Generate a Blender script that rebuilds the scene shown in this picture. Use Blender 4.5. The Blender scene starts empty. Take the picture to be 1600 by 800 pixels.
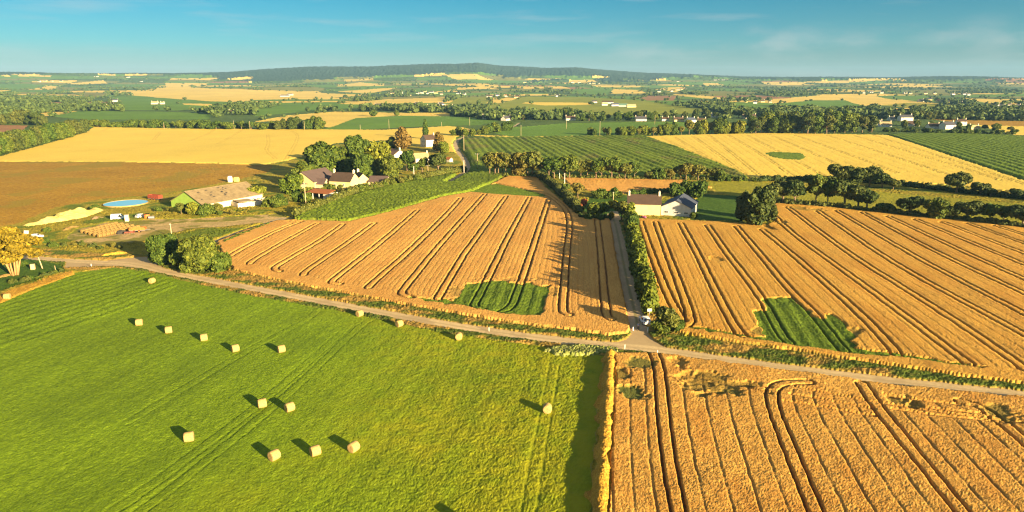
import bpy, bmesh, math, random
import numpy as np
from mathutils import Vector, Matrix
R = math.radians
scene = bpy.context.scene
COL = scene.collection

# ------------------------------------------------------------------ camera
PITCH = 14.4                      # degrees below the horizontal
CAM_H = 50.0                      # metres above the near fields
FPX = 1066.0                      # focal length in pixels of the 1600 px wide photograph
cam_data = bpy.data.cameras.new('camera')
cam_data.sensor_width = 36.0
cam_data.lens = 36.0 * FPX / 1600.0
cam_data.clip_start = 0.5
cam_data.clip_end = 60000.0
cam = bpy.data.objects.new('camera', cam_data)
cam.location = (0, 0, CAM_H)
cam.rotation_euler = (R(90 - PITCH), 0, 0)
COL.objects.link(cam)
scene.camera = cam

# ------------------------------------------------------------------ light
SUN_EL = 12.5                     # degrees; shadows fall away from the camera, to the left
SUN_AZ = 135.0                    # degrees clockwise from +Y: the sun stands behind the camera, to the right
sun_data = bpy.data.lights.new('sun', 'SUN')
sun_data.energy = 5.0
sun_data.angle = R(0.6)
sun_data.color = (1.0, 0.78, 0.44)
sun = bpy.data.objects.new('sun', sun_data)
sd = Vector((math.sin(R(SUN_AZ)) * math.cos(R(SUN_EL)), math.cos(R(SUN_AZ)) * math.cos(R(SUN_EL)), math.sin(R(SUN_EL))))
sun.rotation_euler = (-sd).to_track_quat('-Z', 'Y').to_euler()
COL.objects.link(sun)

world = bpy.data.worlds.new('World')
scene.world = world
world.use_nodes = True
wt = world.node_tree
for n in list(wt.nodes):
    wt.nodes.remove(n)
sky = wt.nodes.new('ShaderNodeTexSky')
sky.sky_type = 'NISHITA'
sky.sun_disc = False
sky.sun_elevation = R(SUN_EL)
sky.sun_rotation = R(SUN_AZ)
sky.altitude = 50
sky.air_density = 1.0
sky.dust_density = 0.3
sky.ozone_density = 2.5
tc = wt.nodes.new('ShaderNodeTexCoord')
sep = wt.nodes.new('ShaderNodeSeparateXYZ')
wt.links.new(tc.outputs['Generated'], sep.inputs[0])
el = wt.nodes.new('ShaderNodeMapRange')          # low sky: clear and blue-green; higher up, out of frame: nearly neutral tone added to tame blue shadow fill
el.interpolation_type = 'SMOOTHSTEP'
el.inputs['From Min'].default_value = 0.16
el.inputs['From Max'].default_value = 0.45
wt.links.new(sep.outputs['Z'], el.inputs['Value'])
lowt = wt.nodes.new('ShaderNodeValToRGB')        # tint of the clear sky from the horizon up
e = lowt.color_ramp.elements
e[0].position, e[0].color = 0.0, (0.34, 0.36, 0.50, 1)
e[1].position, e[1].color = 1.0, (0.012, 0.36, 0.48, 1)
k = e.new(0.35); k.color = (0.17, 0.43, 0.57, 1)
lz = wt.nodes.new('ShaderNodeMapRange')
lz.inputs['From Min'].default_value = 0.0
lz.inputs['From Max'].default_value = 0.14
wt.links.new(sep.outputs['Z'], lz.inputs['Value'])
wt.links.new(lz.outputs[0], lowt.inputs['Fac'])
tl = wt.nodes.new('ShaderNodeMix'); tl.data_type = 'RGBA'; tl.blend_type = 'MULTIPLY'
tl.inputs['Factor'].default_value = 1.0
wt.links.new(sky.outputs[0], tl.inputs['A']); wt.links.new(lowt.outputs[0], tl.inputs['B'])
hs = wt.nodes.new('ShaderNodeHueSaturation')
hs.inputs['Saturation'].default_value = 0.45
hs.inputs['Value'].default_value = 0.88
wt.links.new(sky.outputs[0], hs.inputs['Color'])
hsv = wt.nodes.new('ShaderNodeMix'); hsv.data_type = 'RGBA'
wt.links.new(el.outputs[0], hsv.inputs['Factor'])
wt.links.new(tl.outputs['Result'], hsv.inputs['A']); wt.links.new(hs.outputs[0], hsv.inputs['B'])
# thin cloud: stretched noise over the dome
mp = wt.nodes.new('ShaderNodeMapping')
mp.inputs['Scale'].default_value = (3.0, 3.0, 30.0)
mp.inputs['Location'].default_value = (0.35, 0.2, 0.4)
wt.links.new(tc.outputs['Generated'], mp.inputs['Vector'])
cn = wt.nodes.new('ShaderNodeTexNoise')
cn.inputs['Scale'].default_value = 1.6
cn.inputs['Detail'].default_value = 7.0
cn.inputs['Roughness'].default_value = 0.55
wt.links.new(mp.outputs[0], cn.inputs['Vector'])
cr = wt.nodes.new('ShaderNodeMapRange')
cr.inputs['From Min'].default_value = 0.52
cr.inputs['From Max'].default_value = 0.78
cr.inputs['To Max'].default_value = 0.34
wt.links.new(cn.outputs['Fac'], cr.inputs['Value'])
cm = wt.nodes.new('ShaderNodeMix')
cm.data_type = 'RGBA'
cm.inputs['B'].default_value = (3.6, 3.4, 3.2, 1)
# a few soft puffs low on the right
mp2 = wt.nodes.new('ShaderNodeMapping')
mp2.inputs['Scale'].default_value = (9.0, 9.0, 26.0)
mp2.inputs['Location'].default_value = (1.3, 0.4, 0.2)
wt.links.new(tc.outputs['Generated'], mp2.inputs['Vector'])
pn = wt.nodes.new('ShaderNodeTexNoise')
pn.inputs['Scale'].default_value = 1.0
pn.inputs['Detail'].default_value = 6.0
wt.links.new(mp2.outputs[0], pn.inputs['Vector'])
def mrange(src, a, b, c=0.0, d=1.0):
    n = wt.nodes.new('ShaderNodeMapRange'); n.interpolation_type = 'SMOOTHSTEP'
    for k, x in zip(('From Min', 'From Max', 'To Min', 'To Max'), (a, b, c, d)): n.inputs[k].default_value = x
    wt.links.new(src, n.inputs['Value'])
    return n.outputs[0]
def mul(a, b):
    n = wt.nodes.new('ShaderNodeMath'); n.operation = 'MULTIPLY'
    wt.links.new(a, n.inputs[0])
    if isinstance(b, float): n.inputs[1].default_value = b
    else: wt.links.new(b, n.inputs[1])
    return n.outputs[0]
puff = mul(mul(mrange(pn.outputs['Fac'], 0.46, 0.72), mrange(sep.outputs['X'], -0.02, 0.22)), mul(mrange(sep.outputs['Z'], 0.012, 0.040), mrange(sep.outputs['Z'], 0.050, 0.085, 1.0, 0.0)))
mx = wt.nodes.new('ShaderNodeMath'); mx.operation = 'MAXIMUM'
wt.links.new(mul(puff, 0.34), mx.inputs[0]); wt.links.new(cr.outputs[0], mx.inputs[1])
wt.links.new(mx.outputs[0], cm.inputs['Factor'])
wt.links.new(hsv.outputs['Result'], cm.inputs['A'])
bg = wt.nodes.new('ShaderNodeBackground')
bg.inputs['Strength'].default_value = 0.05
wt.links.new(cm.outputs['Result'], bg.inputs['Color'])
wo = wt.nodes.new('ShaderNodeOutputWorld')
wt.links.new(bg.outputs[0], wo.inputs['Surface'])

scene.view_settings.view_transform = 'Standard'
scene.view_settings.look = 'None'
scene.view_settings.gamma = 1.0
scene.view_settings.exposure = 2.03
scene.render.engine = 'CYCLES'
scene.cycles.max_bounces = 5
scene.cycles.diffuse_bounces = 3
scene.cycles.volume_bounces = 0
scene.cycles.use_denoising = True
scene.cycles.use_adaptive_sampling = False
scene.cycles.filter_width = 1.2

# ------------------------------------------------------------------ small numeric helpers
def sstep(a, b, x):
    t = np.clip((x - a) / (b - a), 0, 1)
    return t * t * (3 - 2 * t)

def hash2(ix, iy, seed):
    ix = np.asarray(ix).astype(np.int64); iy = np.asarray(iy).astype(np.int64)
    h = (ix * 374761393 + iy * 668265263 + seed * 1442695041) & 0xFFFFFFFF
    h = ((h ^ (h >> 13)) * 1274126177) & 0xFFFFFFFF
    h = ((h ^ (h >> 16)) * 2246822519) & 0xFFFFFFFF
    return ((h ^ (h >> 15)) & 0xFFFFFF) / float(0x1000000)

def vnoise(x, y, seed=0):
    x = np.asarray(x, dtype=np.float64); y = np.asarray(y, dtype=np.float64)
    ix = np.floor(x); iy = np.floor(y)
    fx = x - ix; fy = y - iy
    fx = fx * fx * (3 - 2 * fx); fy = fy * fy * (3 - 2 * fy)
    a = hash2(ix, iy, seed); b = hash2(ix + 1, iy, seed)
    c = hash2(ix, iy + 1, seed); d = hash2(ix + 1, iy + 1, seed)
    return ((a * (1 - fx) + b * fx) * (1 - fy) + (c * (1 - fx) + d * fx) * fy) * 2 - 1

# ridge on the skyline: (bearing x/y, height over the horizon in 1/1000)
RIDGE = np.array([(-1.2, 6.5), (-0.75, 7.0), (-0.47, 7.5), (-0.40, 9.5), (-0.35, 12.5), (-0.28, 16.3), (-0.22, 18.0), (-0.14, 20.0),
                  (-0.09, 22.0), (-0.05, 23.0), (-0.02, 18.5), (0.05, 15.8), (0.095, 16.6), (0.15, 12.0), (0.19, 8.5), (0.26, 6.8),
                  (0.33, 3.8), (0.47, 2.8), (0.61, 2.6), (0.75, 1.2), (1.2, 1.0)])

def terrain(x, y):
    x = np.asarray(x, dtype=np.float64); y = np.asarray(y, dtype=np.float64)
    d = np.hypot(x, y)
    ang = x / np.maximum(y, 1.0)
    near = sstep(140, 500, d)
    h = near * 1.6 * vnoise(x / 170.0 + 3.1, y / 210.0 + 1.7, 5)
    h += sstep(800, 2200, d) * 4.0 * vnoise(x / 420.0, y / 520.0, 8)
    h += sstep(1900, 3600, d) * 6.0 * vnoise(x / 600.0 + 9, y / 700.0, 9)
    rz = CAM_H + np.interp(ang, RIDGE[:, 0], RIDGE[:, 1]) / 1000.0 * 6500.0
    h += rz * (0.18 * sstep(2200, 4600, d) + 0.82 * sstep(4300, 6500, d))
    h += sstep(4800, 6500, d) * 5.0 * vnoise(x / 260.0, y / 420.0, 12)
    h -= sstep(7000, 9500, d) * (rz + 60)
    return h

CP, SP = math.cos(R(PITCH)), math.sin(R(PITCH))
_T = np.concatenate([np.geomspace(40, 600, 260), np.geomspace(603, 7000, 420)])

def G(px, py):
    """The point of the terrain seen at a pixel of the 1600 x 800 photograph."""
    u = (px - 800.0) / FPX; v = (400.0 - py) / FPX
    d = np.array((u, CP + v * SP, -SP + v * CP))
    t = _T / d[1]
    x = t * d[0]; y = t * d[1]; z = CAM_H + t * d[2]
    g = z - terrain(x, y)
    k = np.nonzero(g <= 0)[0]
    if len(k) == 0 or k[0] == 0:
        i = int(np.argmin(np.abs(g[-120:]))) + len(g) - 120
        return Vector((x[i], y[i], float(terrain(x[i], y[i]))))
    i = k[0]
    f = g[i - 1] / (g[i - 1] - g[i])
    tt = t[i - 1] + f * (t[i] - t[i - 1])
    X, Y = tt * d[0], tt * d[1]
    return Vector((X, Y, float(terrain(X, Y))))

def gz(x, y):
    return float(terrain(x, y))

def GP(pts):
    return [(p.x, p.y) for p in (G(a, b) for a, b in pts)]

def chaikin(pts, n=2):
    for _ in range(n):
        q = [pts[0]]
        for a, b in zip(pts[:-1], pts[1:]):
            q.append((a[0] * .75 + b[0] * .25, a[1] * .75 + b[1] * .25))
            q.append((a[0] * .25 + b[0] * .75, a[1] * .25 + b[1] * .75))
        q.append(pts[-1])
        pts = q
    return pts

def inside(x, y, poly):
    res = np.zeros(x.shape, bool)
    n = len(poly)
    for i in range(n):
        x1, y1 = poly[i]; x2, y2 = poly[(i + 1) % n]
        if y1 == y2:
            continue
        c = (y1 > y) != (y2 > y)
        res ^= c & (x < (x2 - x1) * (y - y1) / (y2 - y1) + x1)
    return res

def polydist(x, y, line):
    best = np.full(x.shape, 1e9)
    for (x1, y1), (x2, y2) in zip(line[:-1], line[1:]):
        dx, dy = x2 - x1, y2 - y1
        L2 = dx * dx + dy * dy + 1e-12
        t = np.clip(((x - x1) * dx + (y - y1) * dy) / L2, 0, 1)
        best = np.minimum(best, np.hypot(x - x1 - t * dx, y - y1 - t * dy))
    return best

# ------------------------------------------------------------------ tags
ORD = ['first', 'second', 'third', 'fourth', 'fifth', 'sixth', 'seventh', 'eighth', 'ninth', 'tenth', 'eleventh', 'twelfth', 'thirteenth',
       'fourteenth', 'fifteenth', 'sixteenth', 'seventeenth', 'eighteenth', 'nineteenth', 'twentieth', 'twenty-first', 'twenty-second',
       'twenty-third', 'twenty-fourth', 'twenty-fifth', 'twenty-sixth', 'twenty-seventh', 'twenty-eighth', 'twenty-ninth', 'thirtieth']

def tag(o, label=None, cat=None, group=None, kind=None):
    if label: o['label'] = label
    if cat: o['category'] = cat
    if group: o['group'] = group
    if kind: o['kind'] = kind
    return o

def empty(name, loc, rz=0.0, scale=1.0):
    o = bpy.data.objects.new(name, None)
    o.location = loc
    o.rotation_euler = (0, 0, rz)
    o.scale = (scale, scale, scale) if not isinstance(scale, (tuple, list)) else scale
    o.empty_display_size = 0.5
    COL.objects.link(o)
    return o

def link(name, me, parent=None, loc=None):
    o = bpy.data.objects.new(name, me)
    COL.objects.link(o)
    if parent is not None: o.parent = parent
    if loc is not None: o.location = loc
    return o

# ------------------------------------------------------------------ materials
def rgb(c):
    return (c[0], c[1], c[2], 1.0)

def new_mat(name, rough=0.9):
    m = bpy.data.materials.new(name)
    m.use_nodes = True
    t = m.node_tree
    b = t.nodes['Principled BSDF']
    b.inputs['Roughness'].default_value = rough
    b.inputs['Specular IOR Level'].default_value = 0.15
    return m, t, b

def noise_node(t, vec, scale, detail=3.0, rough=0.6):
    n = t.nodes.new('ShaderNodeTexNoise')
    n.inputs['Scale'].default_value = scale
    n.inputs['Detail'].default_value = detail
    n.inputs['Roughness'].default_value = rough
    if vec is not None: t.links.new(vec, n.inputs['Vector'])
    return n

def ramp(t, fac, stops):
    r = t.nodes.new('ShaderNodeValToRGB')
    e = r.color_ramp.elements
    e[0].position, e[0].color = stops[0][0], rgb(stops[0][1])
    e[1].position, e[1].color = stops[-1][0], rgb(stops[-1][1])
    for p, c in stops[1:-1]:
        k = e.new(p); k.color = rgb(c)
    t.links.new(fac, r.inputs['Fac'])
    return r

def mix(t, fac, a, b, blend='MIX'):
    m = t.nodes.new('ShaderNodeMix')
    m.data_type = 'RGBA'
    m.blend_type = blend
    if isinstance(fac, (int, float)): m.inputs['Factor'].default_value = fac
    else: t.links.new(fac, m.inputs['Factor'])
    for s, v in (('A', a), ('B', b)):
        if isinstance(v, (tuple, list)): m.inputs[s].default_value = rgb(v)
        else: t.links.new(v, m.inputs[s])
    return m

def ground_mat(name, dark, mid, light, fine=2.2, medium=0.09, soil=None, weed=(0.07, 0.11, 0.02), bump=0.6, bumpscale=3.0, big=(0.82, 1.12), stretch=None, drift=0.0):
    """A crop or soil surface: fine speckle, broad uneven patches, bare soil and weeds where the mesh marks them."""
    m, t, b = new_mat(name)
    tcn = t.nodes.new('ShaderNodeTexCoord')
    vec = tcn.outputs['Object']
    if stretch:
        mpn = t.nodes.new('ShaderNodeMapping')
        mpn.vector_type = 'TEXTURE'
        mpn.inputs['Rotation'].default_value = (0, 0, stretch[0])
        mpn.inputs['Scale'].default_value = (1 / stretch[1], 1 / stretch[2], 1)
        t.links.new(vec, mpn.inputs['Vector'])
        svec = mpn.outputs[0]
    else:
        svec = vec
    nf = noise_node(t, svec, fine, 4.0, 0.7)
    c = ramp(t, nf.outputs['Fac'], [(0.30, dark), (0.52, mid), (0.72, light)])
    nm = noise_node(t, svec, medium, 5.0, 0.62)
    rm = t.nodes.new('ShaderNodeMapRange')
    rm.inputs['From Min'].default_value = 0.3
    rm.inputs['From Max'].default_value = 0.7
    rm.inputs['To Min'].default_value = big[0]
    rm.inputs['To Max'].default_value = big[1]
    t.links.new(nm.outputs['Fac'], rm.inputs['Value'])
    comb = t.nodes.new('ShaderNodeCombineColor')
    for k in range(3):
        t.links.new(rm.outputs[0], comb.inputs[k])
    c2 = mix(t, 1.0, c.outputs[0], comb.outputs[0], 'MULTIPLY').outputs['Result']
    if drift:
        nd = noise_node(t, svec, medium * 3.1, 4.0, 0.55)
        rd_ = t.nodes.new('ShaderNodeMapRange')
        rd_.inputs['From Min'].default_value = 0.45; rd_.inputs['From Max'].default_value = 0.72
        rd_.inputs['To Max'].default_value = drift
        t.links.new(nd.outputs['Fac'], rd_.inputs['Value'])
        c2 = mix(t, rd_.outputs[0], c2, tuple(a_ * b_ for a_, b_ in zip(mid, (0.74, 0.56, 0.45)))).outputs['Result']
    at = t.nodes.new('ShaderNodeAttribute'); at.attribute_name = 'weed'
    c3 = mix(t, at.outputs['Fac'], c2, weed).outputs['Result']
    if soil:
        at2 = t.nodes.new('ShaderNodeAttribute'); at2.attribute_name = 'bare'
        c3 = mix(t, at2.outputs['Fac'], c3, soil).outputs['Result']
    t.links.new(c3, b.inputs['Base Color'])
    bn = t.nodes.new('ShaderNodeBump')
    bn.inputs['Strength'].default_value = bump
    bn.inputs['Distance'].default_value = 0.4
    nb = noise_node(t, svec, bumpscale, 3.0, 0.7)
    t.links.new(nb.outputs['Fac'], bn.inputs['Height'])
    t.links.new(bn.outputs[0], b.inputs['Normal'])
    return m

# ================================================================== the ground: one height field, cut into fields
F = {}
def gm(*a, **k):
    F[a[0]] = ground_mat(*a, **k)
SOIL = (0.10, 0.055, 0.022)
gm('rough_grass', (0.13, 0.12, 0.010), (0.31, 0.25, 0.022), (0.48, 0.34, 0.05), 1.2, 0.12, soil=(0.34, 0.23, 0.10), weed=(0.12, 0.155, 0.012))
gm('verge', (0.045, 0.075, 0.008), (0.10, 0.14, 0.015), (0.24, 0.19, 0.04), 1.6, 0.25, weed=(0.42, 0.24, 0.05))
gm('meadow', (0.086, 0.138, 0.003), (0.155, 0.236, 0.006), (0.24, 0.32, 0.014), 2.0, 0.045, soil=(0.33, 0.305, 0.010), weed=(0.10, 0.16, 0.006), big=(0.82, 1.12), stretch=(R(52), 0.7, 1.2))
gm('bank', (0.26, 0.12, 0.015), (0.50, 0.275, 0.032), (0.64, 0.39, 0.06), 4.0, 0.3)
gm('wheat', (0.22, 0.09, 0.014), (0.62, 0.325, 0.062), (0.78, 0.48, 0.12), 3.8, 0.06, soil=SOIL, bump=0.35, bumpscale=6.0, drift=0.55, stretch=(math.atan2(*(lambda a, b: (b.y - a.y, b.x - a.x))(G(1407, 690), G(1495, 800))), 0.6, 1.3))
gm('wheat_mid', (0.42, 0.20, 0.040), (0.62, 0.325, 0.072), (0.71, 0.40, 0.10), 2.8, 0.05, soil=SOIL, drift=0.35, stretch=(math.atan2(*(lambda a, b: (b.y - a.y, b.x - a.x))(G(675, 400), G(757, 306))), 0.35, 1.5))
gm('wheat_right', (0.36, 0.175, 0.026), (0.58, 0.315, 0.052), (0.68, 0.40, 0.08), 2.8, 0.05, soil=SOIL, drift=0.5, stretch=(math.atan2(*(lambda a, b: (b.y - a.y, b.x - a.x))(G(1327, 402), G(1500, 512))), 0.3, 1.7))
gm('wheat_pale', (0.60, 0.41, 0.060), (0.70, 0.50, 0.080), (0.76, 0.56, 0.10), 1.2, 0.02, soil=(0.36, 0.19, 0.03), big=(0.92, 1.06), bump=0.25)
gm('wheat_far', (0.54, 0.37, 0.07), (0.68, 0.48, 0.10), (0.78, 0.58, 0.14), 0.3, 0.008, soil=SOIL, big=(0.85, 1.08))
gm('stubble', (0.21, 0.11, 0.010), (0.36, 0.20, 0.020), (0.48, 0.29, 0.034), 0.9, 0.04, soil=SOIL, weed=(0.26, 0.19, 0.02), stretch=(R(10), 0.6, 1.3))
gm('ploughed', (0.22, 0.11, 0.05), (0.30, 0.15, 0.07), (0.38, 0.2, 0.09), 0.5, 0.02)
gm('maize', (0.05, 0.08, 0.004), (0.135, 0.19, 0.012), (0.25, 0.29, 0.025), 0.9, 0.05, weed=(0.16, 0.15, 0.03))
gm('green_crop', (0.07, 0.11, 0.006), (0.125, 0.19, 0.012), (0.20, 0.26, 0.022), 1.2, 0.15, soil=(0.05, 0.05, 0.012))
gm('green_far', (0.085, 0.165, 0.018), (0.115, 0.21, 0.022), (0.145, 0.24, 0.03), 0.2, 0.01)
gm('pasture', (0.16, 0.19, 0.02), (0.23, 0.25, 0.025), (0.30, 0.28, 0.035), 0.4, 0.015)
gm('pasture_dull', (0.13, 0.14, 0.03), (0.20, 0.19, 0.04), (0.27, 0.23, 0.05), 0.4, 0.015)
gm('strip_meadow', (0.18, 0.18, 0.012), (0.28, 0.26, 0.018), (0.36, 0.31, 0.03), 0.8, 0.04)
gm('lawn', (0.03, 0.07, 0.006), (0.06, 0.12, 0.010), (0.10, 0.15, 0.02), 1.0, 0.08)
gm('woodland_floor', (0.045, 0.08, 0.014), (0.07, 0.115, 0.02), (0.11, 0.15, 0.028), 0.05, 0.006, bump=1.0, bumpscale=0.12)
gm('wooded_hill', (0.022, 0.044, 0.024), (0.034, 0.060, 0.034), (0.05, 0.078, 0.04), 0.03, 0.004, bump=1.0, bumpscale=0.08)
gm('tarmac', (0.46, 0.33, 0.165), (0.56, 0.41, 0.205), (0.64, 0.48, 0.25), 1.5, 0.10, weed=(0.40, 0.285, 0.145), bump=0.12, bumpscale=6)
gm('lane', (0.36, 0.265, 0.15), (0.46, 0.345, 0.20), (0.54, 0.41, 0.24), 1.5, 0.10, weed=(0.13, 0.14, 0.03), bump=0.12, bumpscale=6)
gm('dirt', (0.36, 0.24, 0.09), (0.46, 0.32, 0.13), (0.56, 0.40, 0.17), 1.0, 0.12, weed=(0.20, 0.18, 0.03), bump=0.3)

# (object name, material, crop height, roughness of the canopy, outline in photograph pixels)
FIELDS = []
def field(name, mat, h, rough, px, label=None):
    FIELDS.append(dict(name=name, mat=mat, h=h, rough=rough, poly=GP(px), label=label))
    return len(FIELDS)            # label id (0 is the base)

# ---- far land, from far to near
for nm, mt, px in [
    ('wheat_field', 'wheat_far', [(110, 131), (160, 126), (167, 130), (125, 132)]),
    ('wheat_field', 'wheat_far', [(45, 140), (72, 134), (90, 135), (82, 140)]),
    ('pasture', 'pasture_dull', [(92, 136), (140, 137), (125, 141), (85, 140)]),
    ('green_field', 'green_far', [(-60, 132), (45, 131), (62, 134), (37, 140), (-60, 140)]),
    ('pasture', 'pasture_dull', [(120, 144), (167, 145), (155, 152), (132, 151)]),
    ('wheat_field', 'wheat_far', [(195, 147), (262, 136), (295, 135), (305, 137), (400, 141), (457, 142), (550, 147), (575, 149), (525, 152), (400, 156), (362, 160), (275, 155)]),
    ('green_field', 'green_far', [(175, 152), (225, 151), (275, 155), (362, 160), (350, 166), (275, 173), (190, 172)]),
    ('wheat_field', 'wheat_far', [(285, 162), (357, 164), (355, 167), (287, 164)]),
    ('green_field', 'green_far', [(72, 182), (120, 174), (250, 175), (330, 179), (325, 187), (140, 188)]),
    ('wheat_field', 'wheat_far', [(50, 178), (120, 174), (100, 178), (72, 182)]),
    ('wheat_field', 'wheat_far', [(527, 132), (562, 129), (600, 131), (598, 134), (528, 135)]),
    ('green_field', 'green_far', [(540, 140), (560, 136), (620, 134), (615, 138)]),
    ('wheat_field', 'wheat_far', [(528, 143), (575, 140), (620, 137), (598, 142), (575, 146)]),
    ('green_field', 'green_far', [(610, 143), (675, 136), (718, 135), (712, 139), (650, 144)]),
    ('wheat_field', 'wheat_far', [(680, 132), (712, 131), (708, 133)]),
    ('wheat_field', 'wheat_far', [(718, 131), (782, 134), (780, 136), (735, 134)]),
    ('wheat_field', 'wheat_far', [(525, 162), (607, 155), (695, 152), (697, 158), (585, 164)]),
    ('green_field', 'green_far', [(400, 172), (437, 163), (525, 162), (587, 167), (525, 171), (462, 176), (400, 182)]),
    ('wheat_field', 'wheat_far', [(398, 191), (450, 181), (525, 175), (625, 177), (702, 177), (702, 182), (625, 182), (555, 185), (517, 200), (505, 198), (500, 187)]),
    ('green_field', 'green_far', [(505, 204), (555, 185), (625, 181), (725, 183), (778, 190), (750, 196), (640, 199), (575, 203)]),
    ('pasture', 'pasture', [(700, 163), (717, 153), (762, 151), (765, 157), (755, 162)]),
    ('wheat_field', 'wheat_far', [(765, 157), (800, 153), (806, 157), (775, 159)]),
    ('pasture', 'pasture', [(752, 168), (800, 157), (825, 151), (925, 152), (1000, 157), (1060, 166), (1112, 172), (1090, 177), (1007, 181), (962, 181), (880, 178), (800, 173)]),
    ('stubble_field', 'wheat_pale', [(815, 162), (820, 160), (925, 161), (922, 164), (850, 165)]),
    ('wheat_field', 'wheat_far', [(805, 136), (875, 135), (890, 138), (820, 139)]),
    ('green_field', 'green_far', [(893, 146), (900, 139), (955, 137), (950, 148)]),
    ('wheat_field', 'wheat_far', [(955, 146), (960, 139), (1000, 141), (1008, 146)]),
    ('wheat_field', 'wheat_far', [(930, 134), (1000, 134), (998, 136), (935, 136)]),
    ('wheat_field', 'wheat_far', [(1025, 140), (1040, 137), (1070, 136), (1066, 141), (1055, 144)]),
    ('wheat_field', 'wheat_far', [(1052, 148), (1058, 147), (1145, 154), (1140, 156), (1095, 153)]),
    ('ploughed_field', 'ploughed', [(998, 153), (1010, 150), (1055, 150), (1052, 157), (1012, 157)]),
    ('wheat_field', 'wheat_far', [(1098, 130), (1120, 130), (1130, 133), (1105, 134)]),
    ('green_field', 'green_far', [(1135, 162), (1190, 166), (1230, 172), (1150, 171)]),
    ('wheat_field', 'wheat_far', [(1180, 160), (1190, 156), (1230, 160), (1215, 162)]),
    ('wheat_field', 'wheat_far', [(1200, 155), (1300, 148), (1360, 148), (1410, 156), (1470, 163), (1410, 162), (1350, 166), (1300, 157), (1220, 161)]),
    ('green_field', 'green_far', [(1218, 163), (1262, 157), (1320, 157), (1352, 166), (1310, 170), (1240, 167)]),
    ('green_field', 'green_far', [(1367, 150), (1450, 149), (1455, 155), (1395, 156)]),
    ('pasture', 'strip_meadow', [(1375, 165), (1415, 161), (1470, 163), (1510, 167), (1425, 169)]),
    ('wheat_field', 'wheat_far', [(1380, 171), (1425, 169), (1417, 175), (1395, 176)]),
    ('wheat_field', 'wheat_far', [(1508, 154), (1550, 155), (1600, 164), (1545, 162)]),
    ('wheat_field', 'wheat_far', [(1190, 128), (1260, 129), (1255, 131), (1195, 131)]),
    ('wheat_field', 'wheat_far', [(1410, 132), (1440, 133), (1435, 135), (1412, 135)]),
    ('stubble_field', 'stubble', [(1455, 187), (1600, 190), (1760, 193), (1760, 202), (1600, 198), (1530, 196)]),
    ('wheat_field', 'wheat_pale', [(1530, 197), (1600, 198), (1760, 202), (1760, 220), (1600, 212), (1587, 212)]),
    ('green_field', 'green_far', [(795, 201), (875, 194), (975, 192), (1100, 192), (1175, 195), (1150, 208), (1007, 212), (800, 215), (770, 207)]),
    ('stubble_field', 'wheat_pale', [(735, 212), (800, 214), (995, 212), (1000, 214), (825, 217), (790, 217)]),
]:
    field(nm, mt, 0.3, 0.1, px)

# ---- the middle distance
L_LEFT_PALE = field('wheat_field', 'wheat_pale', 0.8, 0.05, [(-420, 260), (0, 246), (60, 230), (105, 217), (135, 208), (148, 199), (300, 202), (600, 204), (700, 198), (722, 200), (745, 206), (714, 214), (705, 225), (712, 240), (640, 226), (600, 220), (520, 225), (470, 246), (430, 256), (400, 258), (0, 253)])
L_BROWN = field('stubble_field', 'stubble', 0.35, 0.16, [(-420, 262), (0, 253), (400, 258), (430, 258), (420, 270), (372, 282), (300, 296), (240, 306), (160, 312), (90, 325), (30, 350), (0, 356), (-420, 400)])
L_BROWN_FAR = field('ploughed_field', 'ploughed', 0.1, 0.1, [(-160, 197), (0, 195), (46, 196), (30, 207), (0, 215), (-160, 226)])
L_MAIZE_BIG = field('maize_field', 'maize', 1.5, 0.32, [(722, 219), (760, 216), (1003, 213), (1060, 232), (1110, 252), (1150, 270), (1172, 284), (1130, 282), (1000, 280), (900, 277), (790, 274), (740, 272), (727, 266), (735, 252), (722, 236)])
L_RIGHT_PALE = field('wheat_field', 'wheat_pale', 0.8, 0.05, [(1008, 214), (1100, 211), (1200, 209), (1385, 212), (1430, 226), (1500, 250), (1600, 284), (1760, 330), (1760, 345), (1600, 303), (1500, 292), (1400, 284), (1300, 280), (1182, 282), (1120, 256), (1060, 232)])
L_MAIZE_DARK = field('maize_field', 'green_crop', 1.2, 0.26, [(1388, 211), (1480, 208), (1600, 214), (1900, 222), (1900, 390), (1600, 283), (1500, 249), (1432, 226)])
L_OVAL = field('green_patch', 'green_crop', 0.9, 0.2, [(1197, 241), (1210, 239), (1250, 241), (1258, 248), (1250, 251), (1225, 250), (1205, 246)])
L_STRIP = field('meadow_strip', 'strip_meadow', 0.25, 0.12, [(1085, 283), (1180, 284), (1350, 298), (1500, 311), (1600, 319), (1900, 345), (1900, 385), (1600, 350), (1400, 331), (1300, 325), (1210, 318), (1150, 308), (1120, 300)])
L_BEHIND = field('wheat_field', 'wheat_mid', 0.7, 0.14, [(878, 279), (1000, 281), (1075, 283), (1112, 294), (1060, 304), (985, 304), (930, 302), (895, 292)])
L_GARDEN = field('lawn', 'lawn', 0.1, 0.06, [(1078, 345), (1080, 318), (1095, 303), (1150, 306), (1200, 318), (1207, 330), (1200, 348), (1140, 346)])
L_YARD = field('garden_lawn', 'lawn', 0.1, 0.08, [(905, 330), (925, 304), (985, 305), (985, 340), (960, 342)])
L_MID = field('wheat_field', 'wheat_mid', 0.85, 0.06, [(340, 380), (385, 362), (428, 347), (455, 346), (545, 349), (610, 333), (690, 310), (735, 302), (770, 288), (795, 276), (838, 277), (848, 290), (868, 308), (893, 330), (905, 341), (953, 344), (962, 395), (972, 445), (982, 490), (988, 512), (980, 524), (950, 526), (900, 519), (800, 507), (700, 490), (600, 472), (500, 453), (420, 437), (365, 424), (350, 404)])
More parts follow.
